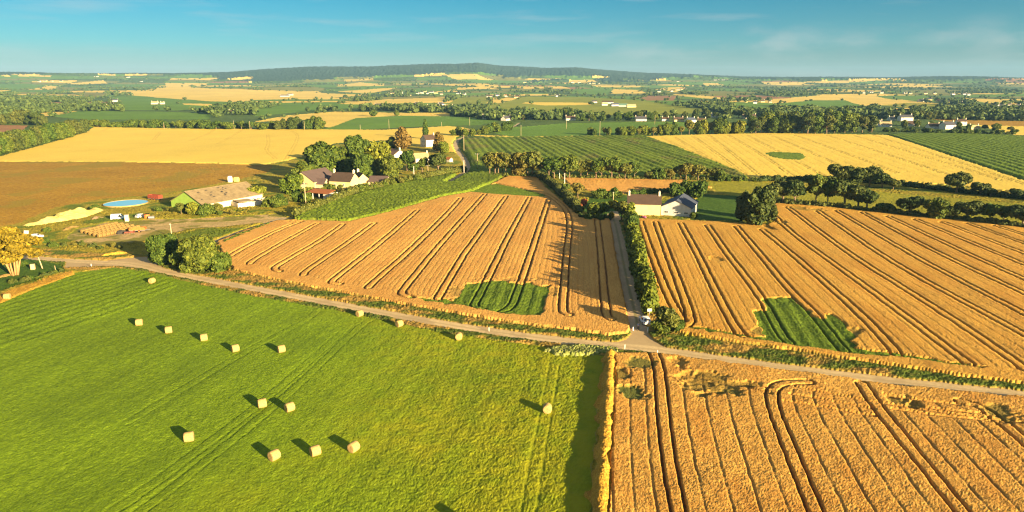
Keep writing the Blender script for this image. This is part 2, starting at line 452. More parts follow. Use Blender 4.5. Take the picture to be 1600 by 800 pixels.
L_MAIZE = field('maize_field', 'maize', 1.45, 0.24, [(460, 346), (472, 336), (520, 318), (580, 301), (640, 286), (700, 275), (740, 272), (790, 272), (778, 283), (740, 300), (690, 309), (620, 330), (548, 348), (500, 347)])
L_PATCH_TOP = field('green_patch', 'green_crop', 0.5, 0.10, [(735, 302), (755, 292), (775, 288), (815, 296), (850, 305), (858, 310), (830, 309), (780, 306)])
L_PATCH_MID = field('green_patch', 'green_crop', 0.6, 0.09, [(640, 466), (712, 474), (718, 460), (730, 447), (762, 442), (788, 441), (795, 446), (830, 446), (838, 452), (858, 450), (856, 465), (846, 497), (800, 496), (730, 484), (636, 469)])
L_RIGHT = field('wheat_field', 'wheat_right', 0.85, 0.06, [(990, 344), (1100, 348), (1200, 354), (1212, 345), (1208, 320), (1250, 321), (1330, 328), (1420, 338), (1500, 344), (1600, 356), (2000, 400), (2000, 660), (1600, 603), (1500, 590), (1400, 575), (1300, 560), (1200, 545), (1100, 530), (1050, 520), (1040, 505), (1018, 470), (1008, 420), (996, 370)])
L_PATCH_RIGHT = field('green_patch', 'green_crop', 0.6, 0.09, [(1062, 511), (1110, 518), (1165, 529), (1200, 533), (1186, 514), (1175, 490), (1198, 489), (1189, 473), (1215, 468), (1232, 467), (1246, 476), (1262, 490), (1278, 502), (1292, 502), (1291, 495), (1302, 494), (1320, 510), (1331, 525), (1334, 547), (1420, 561), (1545, 579), (1540, 582), (1420, 566), (1320, 556), (1252, 546), (1160, 533), (1062, 514)])
L_MEADOW = field('hay_meadow', 'meadow', 0.16, 0.06, [(-700, 700), (-420, 580), (0, 470), (60, 447), (116, 427), (180, 419), (230, 425), (300, 442), (400, 464), (560, 492), (620, 506), (700, 522), (800, 536), (880, 546), (935, 555), (946, 558), (938, 620), (930, 700), (922, 800), (910, 1000), (-700, 1000)])
L_LONG = field('long_grass', 'meadow', 0.22, 0.09, [(-420, 600), (0, 475), (60, 450), (116, 430), (180, 421), (232, 428), (272, 440), (276, 447), (210, 478), (130, 508), (60, 530), (0, 545), (-300, 650)])
L_BANK = field('grass_bank', 'bank', 1.55, 0.17, [(944, 557), (961, 557), (962, 600), (957, 650), (955, 720), (952, 800), (948, 1000), (905, 1000), (922, 800), (929, 700), (937, 620)])
L_NEAR = field('wheat_field', 'wheat', 0.85, 0.07, [(963, 557), (1000, 555), (1060, 561), (1200, 580), (1400, 607), (1600, 627), (2200, 700), (2200, 1000), (950, 1000), (953, 800), (956, 720), (958, 650), (963, 600)])
L_CORNER = field('garden_lawn', 'lawn', 0.12, 0.1, [(-300, 520), (-300, 405), (0, 398), (40, 402), (95, 414), (104, 424), (60, 437), (0, 456)])
L_YARD2 = field('farmyard', 'dirt', 0.12, 0.08, [(100, 374), (120, 358), (165, 348), (235, 343), (300, 342), (375, 338), (440, 334), (452, 343), (420, 348), (345, 356), (300, 358), (262, 368), (225, 378), (150, 384)])
L_EDGE = field('dry_grass', 'bank', 0.4, 0.12, [(-300, 560), (0, 462), (60, 441), (112, 425), (118, 429), (60, 450), (0, 474), (-300, 580)])
NF = len(FIELDS)

# ---- roads and tracks: (object name, material, half width, centre line in pixels)
ROADS = []
def road(name, mat, hw, px, label=None):
    ROADS.append((NF + 1 + len(ROADS), name, mat, hw, chaikin(GP(px), 2)))
    return NF + len(ROADS)
L_FARMTRACK = road('farm_track', 'dirt', 2.2, [(460, 341), (440, 342), (400, 345), (360, 348), (300, 350), (250, 353), (205, 361), (165, 369)])
L_SIDETRACK = road('field_track', 'lane', 1.6, [(440, 342), (420, 349), (375, 362), (335, 379), (285, 397), (240, 411)])
L_UPPER = road('upper_road', 'lane', 2.3, [(700, 286), (724, 272), (731, 262), (728, 252), (716, 238), (711, 226), (716, 217), (732, 212), (765, 207), (800, 200), (812, 192)])
L_LANE = road('lane', 'lane', 1.9, [(955, 335), (962, 350), (971, 395), (980, 440), (990, 480), (997, 512), (1003, 540)])
L_ROAD = road('road', 'tarmac', 2.0, [(-160, 392), (0, 399), (50, 403), (110, 408), (160, 410), (215, 413), (250, 423), (320, 437), (400, 452), (500, 471), (600, 490), (700, 508), (800, 523), (900, 535), (960, 541), (1000, 544), (1050, 550), (1100, 558), (1200, 572), (1300, 585), (1400, 597), (1500, 608), (1600, 618), (1800, 640), (2100, 672)])
FLARES = [(L_ROAD, GP([(100, 420), (104, 406), (165, 407), (210, 402), (236, 401), (246, 410), (262, 424), (230, 421), (180, 417), (130, 418)])),
          (L_ROAD, GP([(955, 538), (978, 530), (989, 518), (1010, 518), (1022, 532), (1045, 545), (1075, 553), (1010, 552)])),
          (L_LANE, GP([(966, 330), (972, 344), (955, 346), (952, 330)]))]
NL = NF + 1 + len(ROADS)
BASE_NEAR, BASE_FAR = 0, NL
FAR_PAST, FAR_STRAW, FAR_GREEN, FAR_BROWN = NL + 1, NL + 2, NL + 3, NL + 4

# ---- wheel tracks
def tram(lines): return [chaikin(GP(l), 2) for l in lines]
T_MID = tram([[(352, 409), (356, 405), (400, 380), (440, 360), (470, 349)], [(390, 416), (394, 411), (446, 380), (496, 352)], [(436, 428), (428, 424), (434, 418), (500, 380), (535, 354)],
              [(474, 434), (476, 428), (547, 380), (584, 352)], [(530, 448), (517, 446), (522, 440), (600, 378), (652, 331)], [(575, 454), (580, 448), (640, 396), (700, 335), (720, 312)],
              [(640, 468), (626, 464), (632, 454), (675, 400), (692, 380), (757, 306)], [(684, 470), (690, 460), (725, 400), (740, 380), (790, 309)], [(752, 486), (739, 482), (746, 470), (781, 400), (790, 380), (827, 311)],
              [(784, 490), (798, 484), (806, 466), (829, 400), (845, 350), (857, 314)], [(888, 497), (878, 492), (880, 470), (885, 400), (891, 350), (884, 328), (867, 314), (852, 305)], [(955, 504), (947, 498), (944, 460), (939, 400), (933, 346)]])
T_RIGHT = tram([[(1000, 349), (1017, 400), (1045, 472), (1066, 506)], [(1024, 350), (1042, 400), (1065, 460), (1080, 505), (1074, 512)], [(1063, 352), (1089, 400), (1115, 455), (1150, 522), (1160, 530)],
                [(1105, 355), (1135, 400), (1190, 470), (1220, 527), (1232, 540)], [(1150, 357), (1186, 400), (1232, 457), (1277, 500), (1303, 535), (1318, 552)], [(1190, 362), (1236, 400), (1300, 457), (1350, 502), (1392, 548), (1400, 558)],
                [(1205, 337), (1237, 368), (1280, 400), (1362, 460), (1437, 517), (1500, 566), (1512, 574)], [(1230, 326), (1327, 402), (1412, 455), (1500, 512), (1588, 573), (1600, 584)], [(1277, 332), (1372, 400), (1450, 447), (1600, 528), (1700, 590)],
                [(1307, 332), (1420, 400), (1500, 443), (1600, 496), (1800, 600)], [(1347, 335), (1465, 400), (1600, 463), (1800, 560)], [(1387, 341), (1510, 400), (1600, 441), (1800, 530)], [(1430, 346), (1557, 400), (1800, 500)],
                [(1472, 350), (1600, 400), (1800, 480)], [(1512, 352), (1600, 384), (1800, 455)], [(1555, 356), (1700, 402), (1800, 434)]])
T_NEAR = tram([[(1016, 548), (1025, 565), (1030, 585), (1036, 660), (1046, 740), (1058, 800), (1085, 940)],
               [(1262, 604), (1235, 604), (1214, 608), (1204, 618), (1207, 645), (1229, 698), (1270, 800), (1330, 940)],
               [(1346, 606), (1368, 640), (1407, 690), (1495, 800), (1600, 930)], [(1500, 634), (1530, 642), (1552, 656), (1600, 699), (1760, 830)], [(1640, 650), (1680, 670), (1900, 800)]])
T_HEAD = tram([[(1242, 611), (1300, 622), (1360, 634), (1500, 655), (1600, 668)], [(1235, 622), (1300, 633), (1365, 646)], [(1225, 633), (1300, 645), (1370, 657)], [(1110, 600), (1170, 607), (1205, 612)], [(1070, 590), (1130, 600), (1204, 622)],
               [(1380, 622), (1450, 634), (1520, 641)], [(1390, 634), (1460, 646), (1560, 656)], [(1395, 646), (1470, 657), (1580, 668)]])
T_PALE_R = tram([[(1030, 215), (1080, 240), (1110, 252)], [(1052, 215), (1112, 252), (1130, 262)], [(1082, 214), (1150, 265), (1165, 275)], [(1107, 213), (1185, 276)], [(1137, 212), (1200, 250), (1240, 279)], [(1165, 212), (1230, 246), (1290, 279)],
                 [(1200, 211), (1260, 237), (1350, 279)], [(1240, 212), (1400, 272)], [(1290, 212), (1500, 282)], [(1330, 212), (1560, 283)], [(1365, 213), (1600, 290)]])
T_PALE_L = tram([[(430, 250), (414, 236), (420, 226), (418, 212)], [(446, 252), (462, 226), (466, 212), (455, 206)], [(340, 226), (372, 208), (378, 204)], [(295, 222), (330, 208), (334, 203)], [(240, 220), (250, 208)], [(160, 206), (172, 200)]])
T_MEADOW = tram([[(190, 820), (227, 796), (414, 648), (489, 580), (560, 510), (590, 494)], [(175, 800), (212, 777), (396, 640), (470, 576), (548, 508)], [(826, 800), (838, 720), (856, 630), (866, 570)], [(480, 470), (500, 480), (482, 500), (420, 530), (340, 575), (200, 660)]])
def between(lines, fr):
    out = []
    for a, b in zip(lines[:-1], lines[1:]):
        A, B = np.array(a), np.array(b)
        for f in fr:
            n = 10
            s = np.linspace(0.06, 1, n)
            ia = np.stack([np.interp(s * (len(A) - 1), np.arange(len(A)), A[:, k]) for k in (0, 1)], 1)
            ib = np.stack([np.interp(s * (len(B) - 1), np.arange(len(B)), B[:, k]) for k in (0, 1)], 1)
            out.append([tuple(p) for p in ia * (1 - f) + ib * f])
    return out
ROWS_MID = between([l[2:] if len(l) > 12 else l for l in T_MID], (0.2, 0.35, 0.5, 0.65, 0.8))
ROWS_RIGHT = between(T_RIGHT[1:], (0.25, 0.5, 0.75))
LN = [T_NEAR[0][6:], T_NEAR[1][10:], T_NEAR[2][3:], T_NEAR[3][4:], T_NEAR[4]]
_first = [(x - 14.0 * 0.94, y - 3) for x, y in LN[0]]
ROWS_NEAR = between([_first] + LN, (0.2, 0.4, 0.6, 0.8))

# ---- the grid: a fan of rows whose spacing grows with the distance
u = np.arange(-0.98, 0.9801, 0.0014)
ys = [54.0]
while ys[-1] < 340: ys.append(ys[-1] * 1.0024)
while ys[-1] < 1500: ys.append(ys[-1] * 1.0055)
while ys[-1] < 10500: ys.append(ys[-1] * 1.010)
ys = np.array(ys)
NX, NY = len(u), len(ys)
Y = np.repeat(ys[:, None], NX, 1)
rng = np.random.default_rng(7)
X = u[None, :] * Y
jit = 0.0014 * Y * 0.30
X = X + rng.uniform(-1, 1, X.shape) * jit
Y = Y + rng.uniform(-1, 1, X.shape) * jit
BASEZ = terrain(X, Y)
DIST = np.hypot(X, Y)
LAB = np.where(DIST > 560, BASE_FAR, BASE_NEAR).astype(np.int16)
# patchwork of small far fields under the ones drawn by hand
wx = X + 60 * vnoise(X / 300, Y / 300, 31); wy = Y + 60 * vnoise(X / 300, Y / 300, 32)
ca, sa = math.cos(0.35), math.sin(0.35)
cx_, cy_ = np.floor((wx * ca + wy * sa) / 260.0), np.floor((-wx * sa + wy * ca) / 190.0)
hh = hash2(cx_, cy_, 77)
farm = (DIST > 1500) & (DIST < 6300)
for lo, hi, lab in ((0.0, 0.19, FAR_STRAW), (0.19, 0.34, FAR_PAST), (0.34, 0.62, FAR_GREEN), (0.62, 0.65, FAR_BROWN)):
    LAB[farm & (hh >= lo) & (hh < hi)] = lab
nz = 350 * vnoise(X / 500, Y / 400, 33) + 250 * vnoise(X / 170, Y / 150, 34)
ang_ = X / Y
edge_ = 5000 + 900 * (1 - sstep(-0.50, -0.30, ang_) * (1 - sstep(0.16, 0.30, ang_)))
hillside = (DIST + nz > edge_)
HILL = NL + 7
LAB[hillside] = HILL
for i, f in enumerate(FIELDS):
    P = np.array(f['poly'])
    j0 = max(0, np.searchsorted(ys, P[:, 1].min()) - 2); j1 = min(NY, np.searchsorted(ys, P[:, 1].max()) + 2)
    if j1 <= j0: continue
    xs, yy = X[j0:j1], Y[j0:j1]
    wob = 0.8 if i + 1 in (L_BANK, L_PATCH_MID, L_PATCH_RIGHT) else 0.35 if P[:, 1].max() < 400 else 1.0
    ins = inside(xs + wob * vnoise(xs / 2.2, yy / 2.2, 3 + i), yy + wob * vnoise(xs / 2.2, yy / 2.2, 90 + i), f['poly'])
    LAB[j0:j1][ins] = i + 1
for lab, name, mat, hw, line in ROADS:
    P = np.array(line)
    j0 = max(0, np.searchsorted(ys, P[:, 1].min() - 4)); j1 = min(NY, np.searchsorted(ys, P[:, 1].max() + 4))
    d = polydist(X[j0:j1], Y[j0:j1], line) + 0.18 * vnoise(X[j0:j1] / 1.3, Y[j0:j1] / 1.3, lab)
    LAB[j0:j1][d < hw] = lab
for lab, poly in FLARES:
    LAB[inside(X, Y, poly) & (DIST < 400)] = lab
ROADSET = [r[0] for r in ROADS]

# ---- heights
HGT = np.zeros(X.shape); ROU = np.full(X.shape, 0.12)
for i, f in enumerate(FIELDS):
    k = LAB == i + 1
    HGT[k] = f['h']; ROU[k] = f['rough']
k = LAB == BASE_NEAR
HGT[k] = 0.38; ROU[k] = 0.16
k = LAB == HILL
HGT[k] = 8.0; ROU[k] = 4.0
k = LAB == BASE_FAR
HGT[k] = 0.6; ROU[k] = 0.5
rd = np.isin(LAB, ROADSET)
HGT[rd] = 0.06; ROU[rd] = 0.006
CELL = 0.0014 * Y
BARE = np.zeros(X.shape); WEED = np.zeros(X.shape)

def carve(lab, lines, half_gauge, width, depth, bare, only=None):
    idx = np.nonzero(LAB.ravel() == lab)[0] if not isinstance(lab, (list, tuple)) else np.nonzero(np.isin(LAB.ravel(), lab))[0]
    if len(idx) == 0: return
    xf, yf, cf = X.ravel()[idx], Y.ravel()[idx], CELL.ravel()[idx]
    g = np.zeros(len(idx))
    for ln in lines:
        P = np.array(ln)
        sel = np.nonzero((xf > P[:, 0].min() - 3) & (xf < P[:, 0].max() + 3) & (yf > P[:, 1].min() - 3) & (yf < P[:, 1].max() + 3))[0]
        if len(sel) == 0: continue
        xs, yy = xf[sel], yf[sel]
        d = polydist(xs + 0.10 * vnoise(xs / 1.7, yy / 1.7, 21), yy + 0.10 * vnoise(xs / 1.7, yy / 1.7, 22), ln)
        w = np.maximum(width, 0.5 * cf[sel])
        g[sel] = np.maximum(g[sel], 1 - sstep(0.45, 1.15, np.abs(d - half_gauge) / w))
    if only: g *= 0.45 + 0.55 * sstep(-0.35, 0.45, vnoise(xf / 2.4, yf / 3.1, 23) + 0.5 * vnoise(xf / 0.8, yf / 0.8, 24))
    HGT.ravel()[idx] *= 1 - depth * g
    ROU.ravel()[idx] *= 1 - 0.6 * g
    BARE.ravel()[idx] = np.maximum(BARE.ravel()[idx], bare * g)

MIDS = [L_MID, L_PATCH_MID, L_PATCH_TOP]
RIGHTS = [L_RIGHT, L_PATCH_RIGHT]
for labs, rows in ((MIDS, ROWS_MID), (RIGHTS, ROWS_RIGHT)):
    carve(labs, rows, 0.0, 0.16, 0.10, 0.14)
carve(L_NEAR, ROWS_NEAR, 0.0, 0.20, 0.17, 0.40, True)
carve(L_NEAR, T_HEAD, 0.0, 0.34, 0.6, 0.5)
carve(MIDS, T_MID, 0.95, 0.25, 0.88, 0.85)
carve(RIGHTS, T_RIGHT, 0.95, 0.25, 0.88, 0.85)
carve(L_NEAR, T_NEAR, 0.92, 0.25, 0.80, 0.85)
carve(L_RIGHT_PALE, T_PALE_R, 1.0, 0.3, 0.30, 0.6)
carve(L_RIGHT_PALE, between(T_PALE_R, (0.33, 0.66)), 0.0, 0.3, 0.12, 0.3)
carve(L_LEFT_PALE, T_PALE_L, 1.0, 0.4, 0.12, 0.35)
carve([L_MEADOW, L_LONG], T_MEADOW, 0.9, 0.28, 0.34, 0.0)
# flattened and weedy places in the wheat
def blot(lab, px, py, rx, ry, drop, weed, seed):
    c = G(px, py)
    q = np.hypot((X - c.x) / rx, (Y - c.y) / ry) + 0.45 * vnoise(X / 1.6, Y / 1.6, seed) + 0.25 * vnoise(X / 0.5, Y / 0.5, seed + 1)
    g = (1 - sstep(0.6, 1.0, q)) * (LAB == lab)
    HGT[:] = HGT * (1 - 0.65 * drop * g)
    WEED[:] = np.maximum(WEED, weed * g)
for k, b in enumerate([(985, 618, 2.2, 3.0, .7, .9), (1000, 575, 3.0, 3.5, .4, .8), (1110, 605, 5.5, 4.5, .55, .5), (1085, 598, 3.0, 3, .7, .4), (1160, 607, 3.5, 1.6, .6, .5), (1145, 618, 2.5, 1.8, .6, .7),
                       (1408, 632, 2.4, 2.2, .85, .6), (1425, 638, 1.5, 1.6, .8, .5), (1060, 572, 1.6, 2.5, .7, .3), (1560, 650, 2.5, 3.0, .5, .6), (970, 590, 1.5, 3.0, .5, .6), (1100, 622, 2.0, 1.2, .6, .6)]):
    blot(L_NEAR, *b, 400 + 3 * k)
for k, b in enumerate([(1118, 408, 2.0, 3.2, .6, .1), (1200, 358, 2.0, 4, .8, .3), (1218, 350, 3, 5, .6, .2), (1250, 328, 4, 5, .4, .5), (1275, 330, 3, 5, .4, .5), (1195, 525, 3, 3, .4, .6), (1330, 520, 2, 3, .5, .4)]):
    blot(L_RIGHT, *b, 500 + 3 * k)
for k, b in enumerate([(460, 349, 3, 3, .6, .2), (712, 462, 3, 5, .4, .35), (860, 460, 2, 4, .4, .3), (800, 440, 8, 2, .35, .2)]):
    blot(L_MID, *b, 600 + 3 * k)
# maize rows, mowing rows, and the mixed growth on the verges
def stripes(lab, a, b, period, amp, seed):
    A, B = G(*a), G(*b)
    dx, dy = B.x - A.x, B.y - A.y
    L = math.hypot(dx, dy)
    s = (-(X) * dy + Y * dx) / L
    k = LAB == lab
    s = s + 0.35 * vnoise(X / 9, Y / 9, seed)
    HGT[k] += (amp * np.sin(2 * np.pi * s / period))[k]
stripes(L_MAIZE_BIG, (900, 220), (1000, 260), 5.5, 0.22, 1)
stripes(L_MAIZE_BIG, (900, 220), (1000, 260), 27.0, 0.30, 2)
stripes(L_MAIZE_DARK, (1432, 226), (1600, 283), 6.0, 0.22, 3)
stripes(L_MAIZE, (500, 346), (760, 280), 1.6, 0.16, 4)
stripes(L_MEADOW, (227, 797), (489, 580), 2.6, 0.012, 5)
stripes(L_MEADOW, (227, 797), (489, 580), 7.8, 0.022, 6)
k = LAB == L_MEADOW
ROU[k] *= (0.85 + 0.9 * sstep(-40, 5, X))[k]
stripes(L_LONG, (60, 520), (275, 447), 2.9, 0.05, 7)
for lab in (L_PATCH_MID, L_PATCH_RIGHT):
    a, b = ((743, 480), (781, 400)) if lab == L_PATCH_MID else ((1190, 470), (1220, 527))
    stripes(lab, a, b, 3.0, 0.06, 8)
k = LAB == BASE_NEAR
WEED[k] = sstep(0.1, 0.7, vnoise(X / 9, Y / 7, 51) + 0.5 * vnoise(X / 2.5, Y / 2.5, 52))[k]
ROU[k] += (0.25 * sstep(0.0, 0.8, vnoise(X / 5, Y / 5, 53)))[k]
k = LAB == L_YARD2
WEED[k] = sstep(-0.35, 0.35, vnoise(X / 8, Y / 6, 73) + 0.6 * vnoise(X / 2.2, Y / 2.2, 74))[k]
k = LAB == L_BROWN
WEED[k] = (0.8 * sstep(0.1, 0.7, vnoise(X / 16, Y / 22, 54) + 0.5 * vnoise(X / 4, Y / 4, 55)))[k]
k = LAB == L_MEADOW
BARE[k] = (0.75 * sstep(-45, 10, X + 12 * vnoise(X / 18, Y / 18, 71)) * (0.75 + 0.4 * vnoise(X / 2.0, Y / 2.0, 72)))[k]
WEED[k] = (0.40 * sstep(0.25, 0.9, vnoise(X / 14, Y / 14, 56) + 0.6 * vnoise(X / 3, Y / 3, 57)))[k]
k = LAB == L_LONG
WEED[k] = (0.6 * sstep(-0.2, 0.9, vnoise(X / 12, Y / 12, 58) + 0.6 * vnoise(X / 3, Y / 3, 59)))[k]
k = LAB == L_MAIZE_BIG
WEED[k] = (0.8 * sstep(0.45, 0.8, vnoise(X / 11, Y / 25, 60)))[k]
# the verges: base ground within a few metres of the road keeps to green, with dry seed heads
dr = np.full(X.shape, 1e9)
jn = int(np.searchsorted(ys, 260))
for r in (ROADS[-1], ROADS[-2]):
    dr[:jn] = np.minimum(dr[:jn], polydist(X[:jn], Y[:jn], r[4]))
VERGE = NL + 5
k = (LAB == BASE_NEAR) & (dr < 9.0)
LAB[k] = VERGE
HGT[k] = 0.30 + 0.12 * np.abs(vnoise(X / 3, Y / 3, 61))[k]
ROU[k] = 0.17
ROADL = ROADS[-1][4]
WEED[k] = np.clip((0.9 * sstep(-0.25, 0.6, vnoise(X / 7, Y / 2.2, 62) + 0.5 * vnoise(X / 1.5, Y / 1.5, 63))), 0, 1)[k]
# white umbels by the junction
fl = G(915, 549)
k = (np.hypot((X - fl.x) / 7.0, (Y - fl.y) / 2.6) + 0.4 * vnoise(X / 1.2, Y / 1.2, 64) < 0.95) & np.isin(LAB, [L_MEADOW, VERGE])
FLOWER = NL + 6
LAB[k] = FLOWER
HGT[k] = 0.7; ROU[k] = 0.25; WEED[k] = 0
gm('umbel', (0.09, 0.13, 0.012), (0.26, 0.28, 0.06), (0.60, 0.54, 0.28), 2.4, 0.5)
# grass and seedlings down the middle of the farm lanes
for r in ROADS:
    if r[1] == 'road':
        idx = np.nonzero((LAB == r[0]).ravel())[0]
        xr, yr = X.ravel()[idx], Y.ravel()[idx]
        d = polydist(xr, yr, r[4])
        WEED.ravel()[idx] = np.clip(0.75 * (1 - sstep(0.1, 0.55, d)) + 0.8 * sstep(1.35, 1.9, d) + 0.7 * sstep(0.25, 0.8, vnoise(xr / 5, yr / 5, 75) + .5 * vnoise(xr / 1.2, yr / 1.2, 76)), 0, 1)
    if r[1] in ('lane', 'farm_track', 'field_track'):
        k = LAB == r[0]
        idx = np.nonzero(k.ravel())[0]
        d = polydist(X.ravel()[idx], Y.ravel()[idx], r[4])
        WEED.ravel()[idx] = (1 - sstep(0.15, 0.5, d)) * 0.6

# the bank is rounded: tallest along its crest
k = LAB == L_BANK
idx = np.nonzero(k.ravel())[0]
crest = GP([(953, 557), (950, 620), (944, 700), (937, 800), (926, 1000)])
d = polydist(X.ravel()[idx], Y.ravel()[idx], crest)
HGT.ravel()[idx] = 0.40 + 0.95 * np.clip(1 - (d / 1.15) ** 2, 0, 1) + 0.16 * vnoise(X.ravel()[idx] / 0.9, Y.ravel()[idx] / 1.2, 81)
# canopy roughness: white noise at the grid's own scale and clumps a little larger
WN = rng.uniform(-1, 1, X.shape)
CL = 0.35 * vnoise(X / 0.55, Y / 0.55, 41) + 0.28 * vnoise(X / 1.3, Y / 1.3, 42)
lod = np.clip(CELL / 0.18, 0.75, 1.6)
CL *= np.where(np.isin(LAB, [L_MEADOW, L_LONG, VERGE, BASE_NEAR]), 1.3, 1.0)
CL *= 1 - 0.85 * sstep(0.25, 0.8, CELL)
FADE = 1 - 0.6 * sstep(180, 480, DIST)
ROU *= np.where(LAB == HILL, 1.0, FADE)
hc = 1 - 0.45 * sstep(110, 190, DIST)
ROU[np.isin(LAB, [L_MID, L_RIGHT])] *= hc[np.isin(LAB, [L_MID, L_RIGHT])]
Z = BASEZ + HGT + ROU * (0.75 * WN * lod ** 0.8 + 0.8 * CL)
Z = np.where(rd, BASEZ + 0.06 + 0.004 * WN, Z)
SWELL = 0.05 * vnoise(X / 4.0, Y / 5.0, 43) * (HGT > 0.4) * (~rd)
Z = Z + SWELL

# a face belongs to the tallest growth at its corners, so the side of a crop has the crop's colour
NOM = np.zeros(NL + 9)
for i, f in enumerate(FIELDS): NOM[i + 1] = f['h']
NOM[BASE_NEAR] = .38; NOM[BASE_FAR] = .2; NOM[VERGE] = .33; NOM[FLOWER] = .7
NOM[[FAR_PAST, FAR_STRAW, FAR_GREEN, FAR_BROWN]] = .25
corners = np.stack([LAB[:-1, :-1], LAB[:-1, 1:], LAB[1:, :-1], LAB[1:, 1:]])
FACE = np.take_along_axis(corners, np.argmax(NOM[corners], 0)[None], 0)[0]

def grid_object(name, lab_ids, mat, kind='structure'):
    FL = FACE
    m = np.isin(FL, lab_ids) if isinstance(lab_ids, (list, tuple)) else FL == lab_ids
    jj, ii = np.nonzero(m)
    if len(jj) == 0: return None
    v00 = jj * NX + ii
    quads = np.stack([v00, v00 + 1, v00 + NX + 1, v00 + NX], 1)
    used, inv = np.unique(quads.ravel(), return_inverse=True)
    co = np.stack([X.ravel()[used], Y.ravel()[used], Z.ravel()[used]], 1)
    me = bpy.data.meshes.new(name)
    nq = len(quads)
    me.vertices.add(len(used)); me.vertices.foreach_set('co', co.astype(np.float32).ravel())
    me.loops.add(nq * 4); me.loops.foreach_set('vertex_index', inv.astype(np.int32).ravel())
    me.polygons.add(nq); me.polygons.foreach_set('loop_start', np.arange(0, nq * 4, 4, dtype=np.int32))
    me.update()
    for an, arr in (('bare', BARE), ('weed', WEED)):
        a = me.attributes.new(an, 'FLOAT', 'POINT')
        a.data.foreach_set('value', arr.ravel()[used].astype(np.float32))
    me.materials.append(F[mat])
    o = link(name, me)
    tag(o, kind=kind)
    return o

for i, f in enumerate(FIELDS):
    grid_object(f['name'], i + 1, f['mat'])
for lab, name, mat, hw, line in ROADS:
    grid_object(name, lab, mat)
grid_object('ground', BASE_NEAR, 'rough_grass')
grid_object('verge', VERGE, 'verge')
grid_object('flowering_verge', FLOWER, 'umbel')
grid_object('far_ground', BASE_FAR, 'woodland_floor')
grid_object('wooded_hill', HILL, 'wooded_hill')
grid_object('far_pasture', FAR_PAST, 'pasture_dull')
grid_object('far_stubble', FAR_STRAW, 'wheat_far')
grid_object('far_green_field', FAR_GREEN, 'green_far')
grid_object('far_ploughed_field', FAR_BROWN, 'ploughed')

# the plain under and around it, out to the horizon
bm = bmesh.new()
for a, b, c, d in ((-11500, -2800, 11500, 11500),):
    vs = [bm.verts.new(p) for p in ((a, b, -14), (c, b, -14), (c, d, -14), (a, d, -14))]
    bm.faces.new(vs)
me = bpy.data.meshes.new('plain'); bm.to_mesh(me); bm.free()
me.materials.append(F['woodland_floor'])
tag(link('plain', me), kind='structure')

# ================================================================== mesh building
def GZ(px, py, z):
    """Point of the horizontal plane at height z seen at a photograph pixel."""
    u = (px - 800.0) / FPX; v = (400.0 - py) / FPX
    d = Vector((u, CP + v * SP, -SP + v * CP))
    t = (z - CAM_H) / d.z
    return Vector((d.x * t, d.y * t, z))

def depth_of(p):
    return p.y * CP + (CAM_H - p.z) * SP

def mpp(p):
    """Metres covered by one photograph pixel at a point."""
    return depth_of(p) / FPX

class MB:
    def __init__(s): s.v, s.f, s.m = [], [], []
    def add(s, vs, fs, mi=0):
        o = len(s.v)
        s.v += [tuple(p) for p in vs]
        s.f += [tuple(i + o for i in f) for f in fs]
        s.m += [mi] * len(fs)
        return s
    def box(s, cx, cy, cz, sx, sy, sz, rz=0.0, mi=0, taper=1.0):
        c, n = math.cos(rz), math.sin(rz)
        vs = []
        for k, z in ((1.0, -sz / 2), (taper, sz / 2)):
            for x, y in ((-1, -1), (1, -1), (1, 1), (-1, 1)):
                X_, Y_ = x * sx / 2 * k, y * sy / 2 * k
                vs.append((cx + X_ * c - Y_ * n, cy + X_ * n + Y_ * c, cz + z))
        return s.add(vs, [(3, 2, 1, 0), (4, 5, 6, 7), (0, 1, 5, 4), (1, 2, 6, 5), (2, 3, 7, 6), (3, 0, 4, 7)], mi)
    def tube(s, pts, rad, n=8, mi=0, cap=True):
        pts = [Vector(p) for p in pts]
        if not isinstance(rad, (list, tuple)): rad = [rad] * len(pts)
        vs, fs = [], []
        for i, p in enumerate(pts):
            t = (pts[min(i + 1, len(pts) - 1)] - pts[max(i - 1, 0)]).normalized()
            a = t.cross(Vector((0.31, 0.95, 0.1)) if abs(t.z) > 0.8 else Vector((0, 0, 1))).normalized()
            b = t.cross(a)
            for k in range(n):
                an = 2 * math.pi * k / n
                vs.append(p + (a * math.cos(an) + b * math.sin(an)) * rad[i])
        for i in range(len(pts) - 1):
            for k in range(n):
                k2 = (k + 1) % n
                fs.append((i * n + k, i * n + k2, (i + 1) * n + k2, (i + 1) * n + k))
        if cap:
            fs.append(tuple(range(n))[::-1]); fs.append(tuple((len(pts) - 1) * n + k for k in range(n)))
        return s.add(vs, fs, mi)
    def prism(s, poly, y0, y1, mi=0):
        """Outline in x, z pushed from y0 to y1."""
        n = len(poly)
        vs = [(x, y0, z) for x, z in poly] + [(x, y1, z) for x, z in poly]
        fs = [tuple(range(n)), tuple(range(2 * n - 1, n - 1, -1))] + [(i, i + n, (i + 1) % n + n, (i + 1) % n) for i in range(n)]
        return s.add(vs, fs, mi)
    def mesh(s, name, mats, smooth=False):
        me = bpy.data.meshes.new(name)
        me.from_pydata(s.v, [], s.f)
        for m in (mats if isinstance(mats, (list, tuple)) else [mats]): me.materials.append(m)
        me.polygons.foreach_set('material_index', s.m)
        if smooth: me.polygons.foreach_set('use_smooth', [True] * len(s.f))
        bm = bmesh.new(); bm.from_mesh(me)
        bmesh.ops.recalc_face_normals(bm, faces=bm.faces)
        bm.to_mesh(me); bm.free()
        me.update()
        return me
    def build(s, name, mats, parent=None, smooth=False, loc=None):
        return link(name, s.mesh(name, mats, smooth), parent, loc)

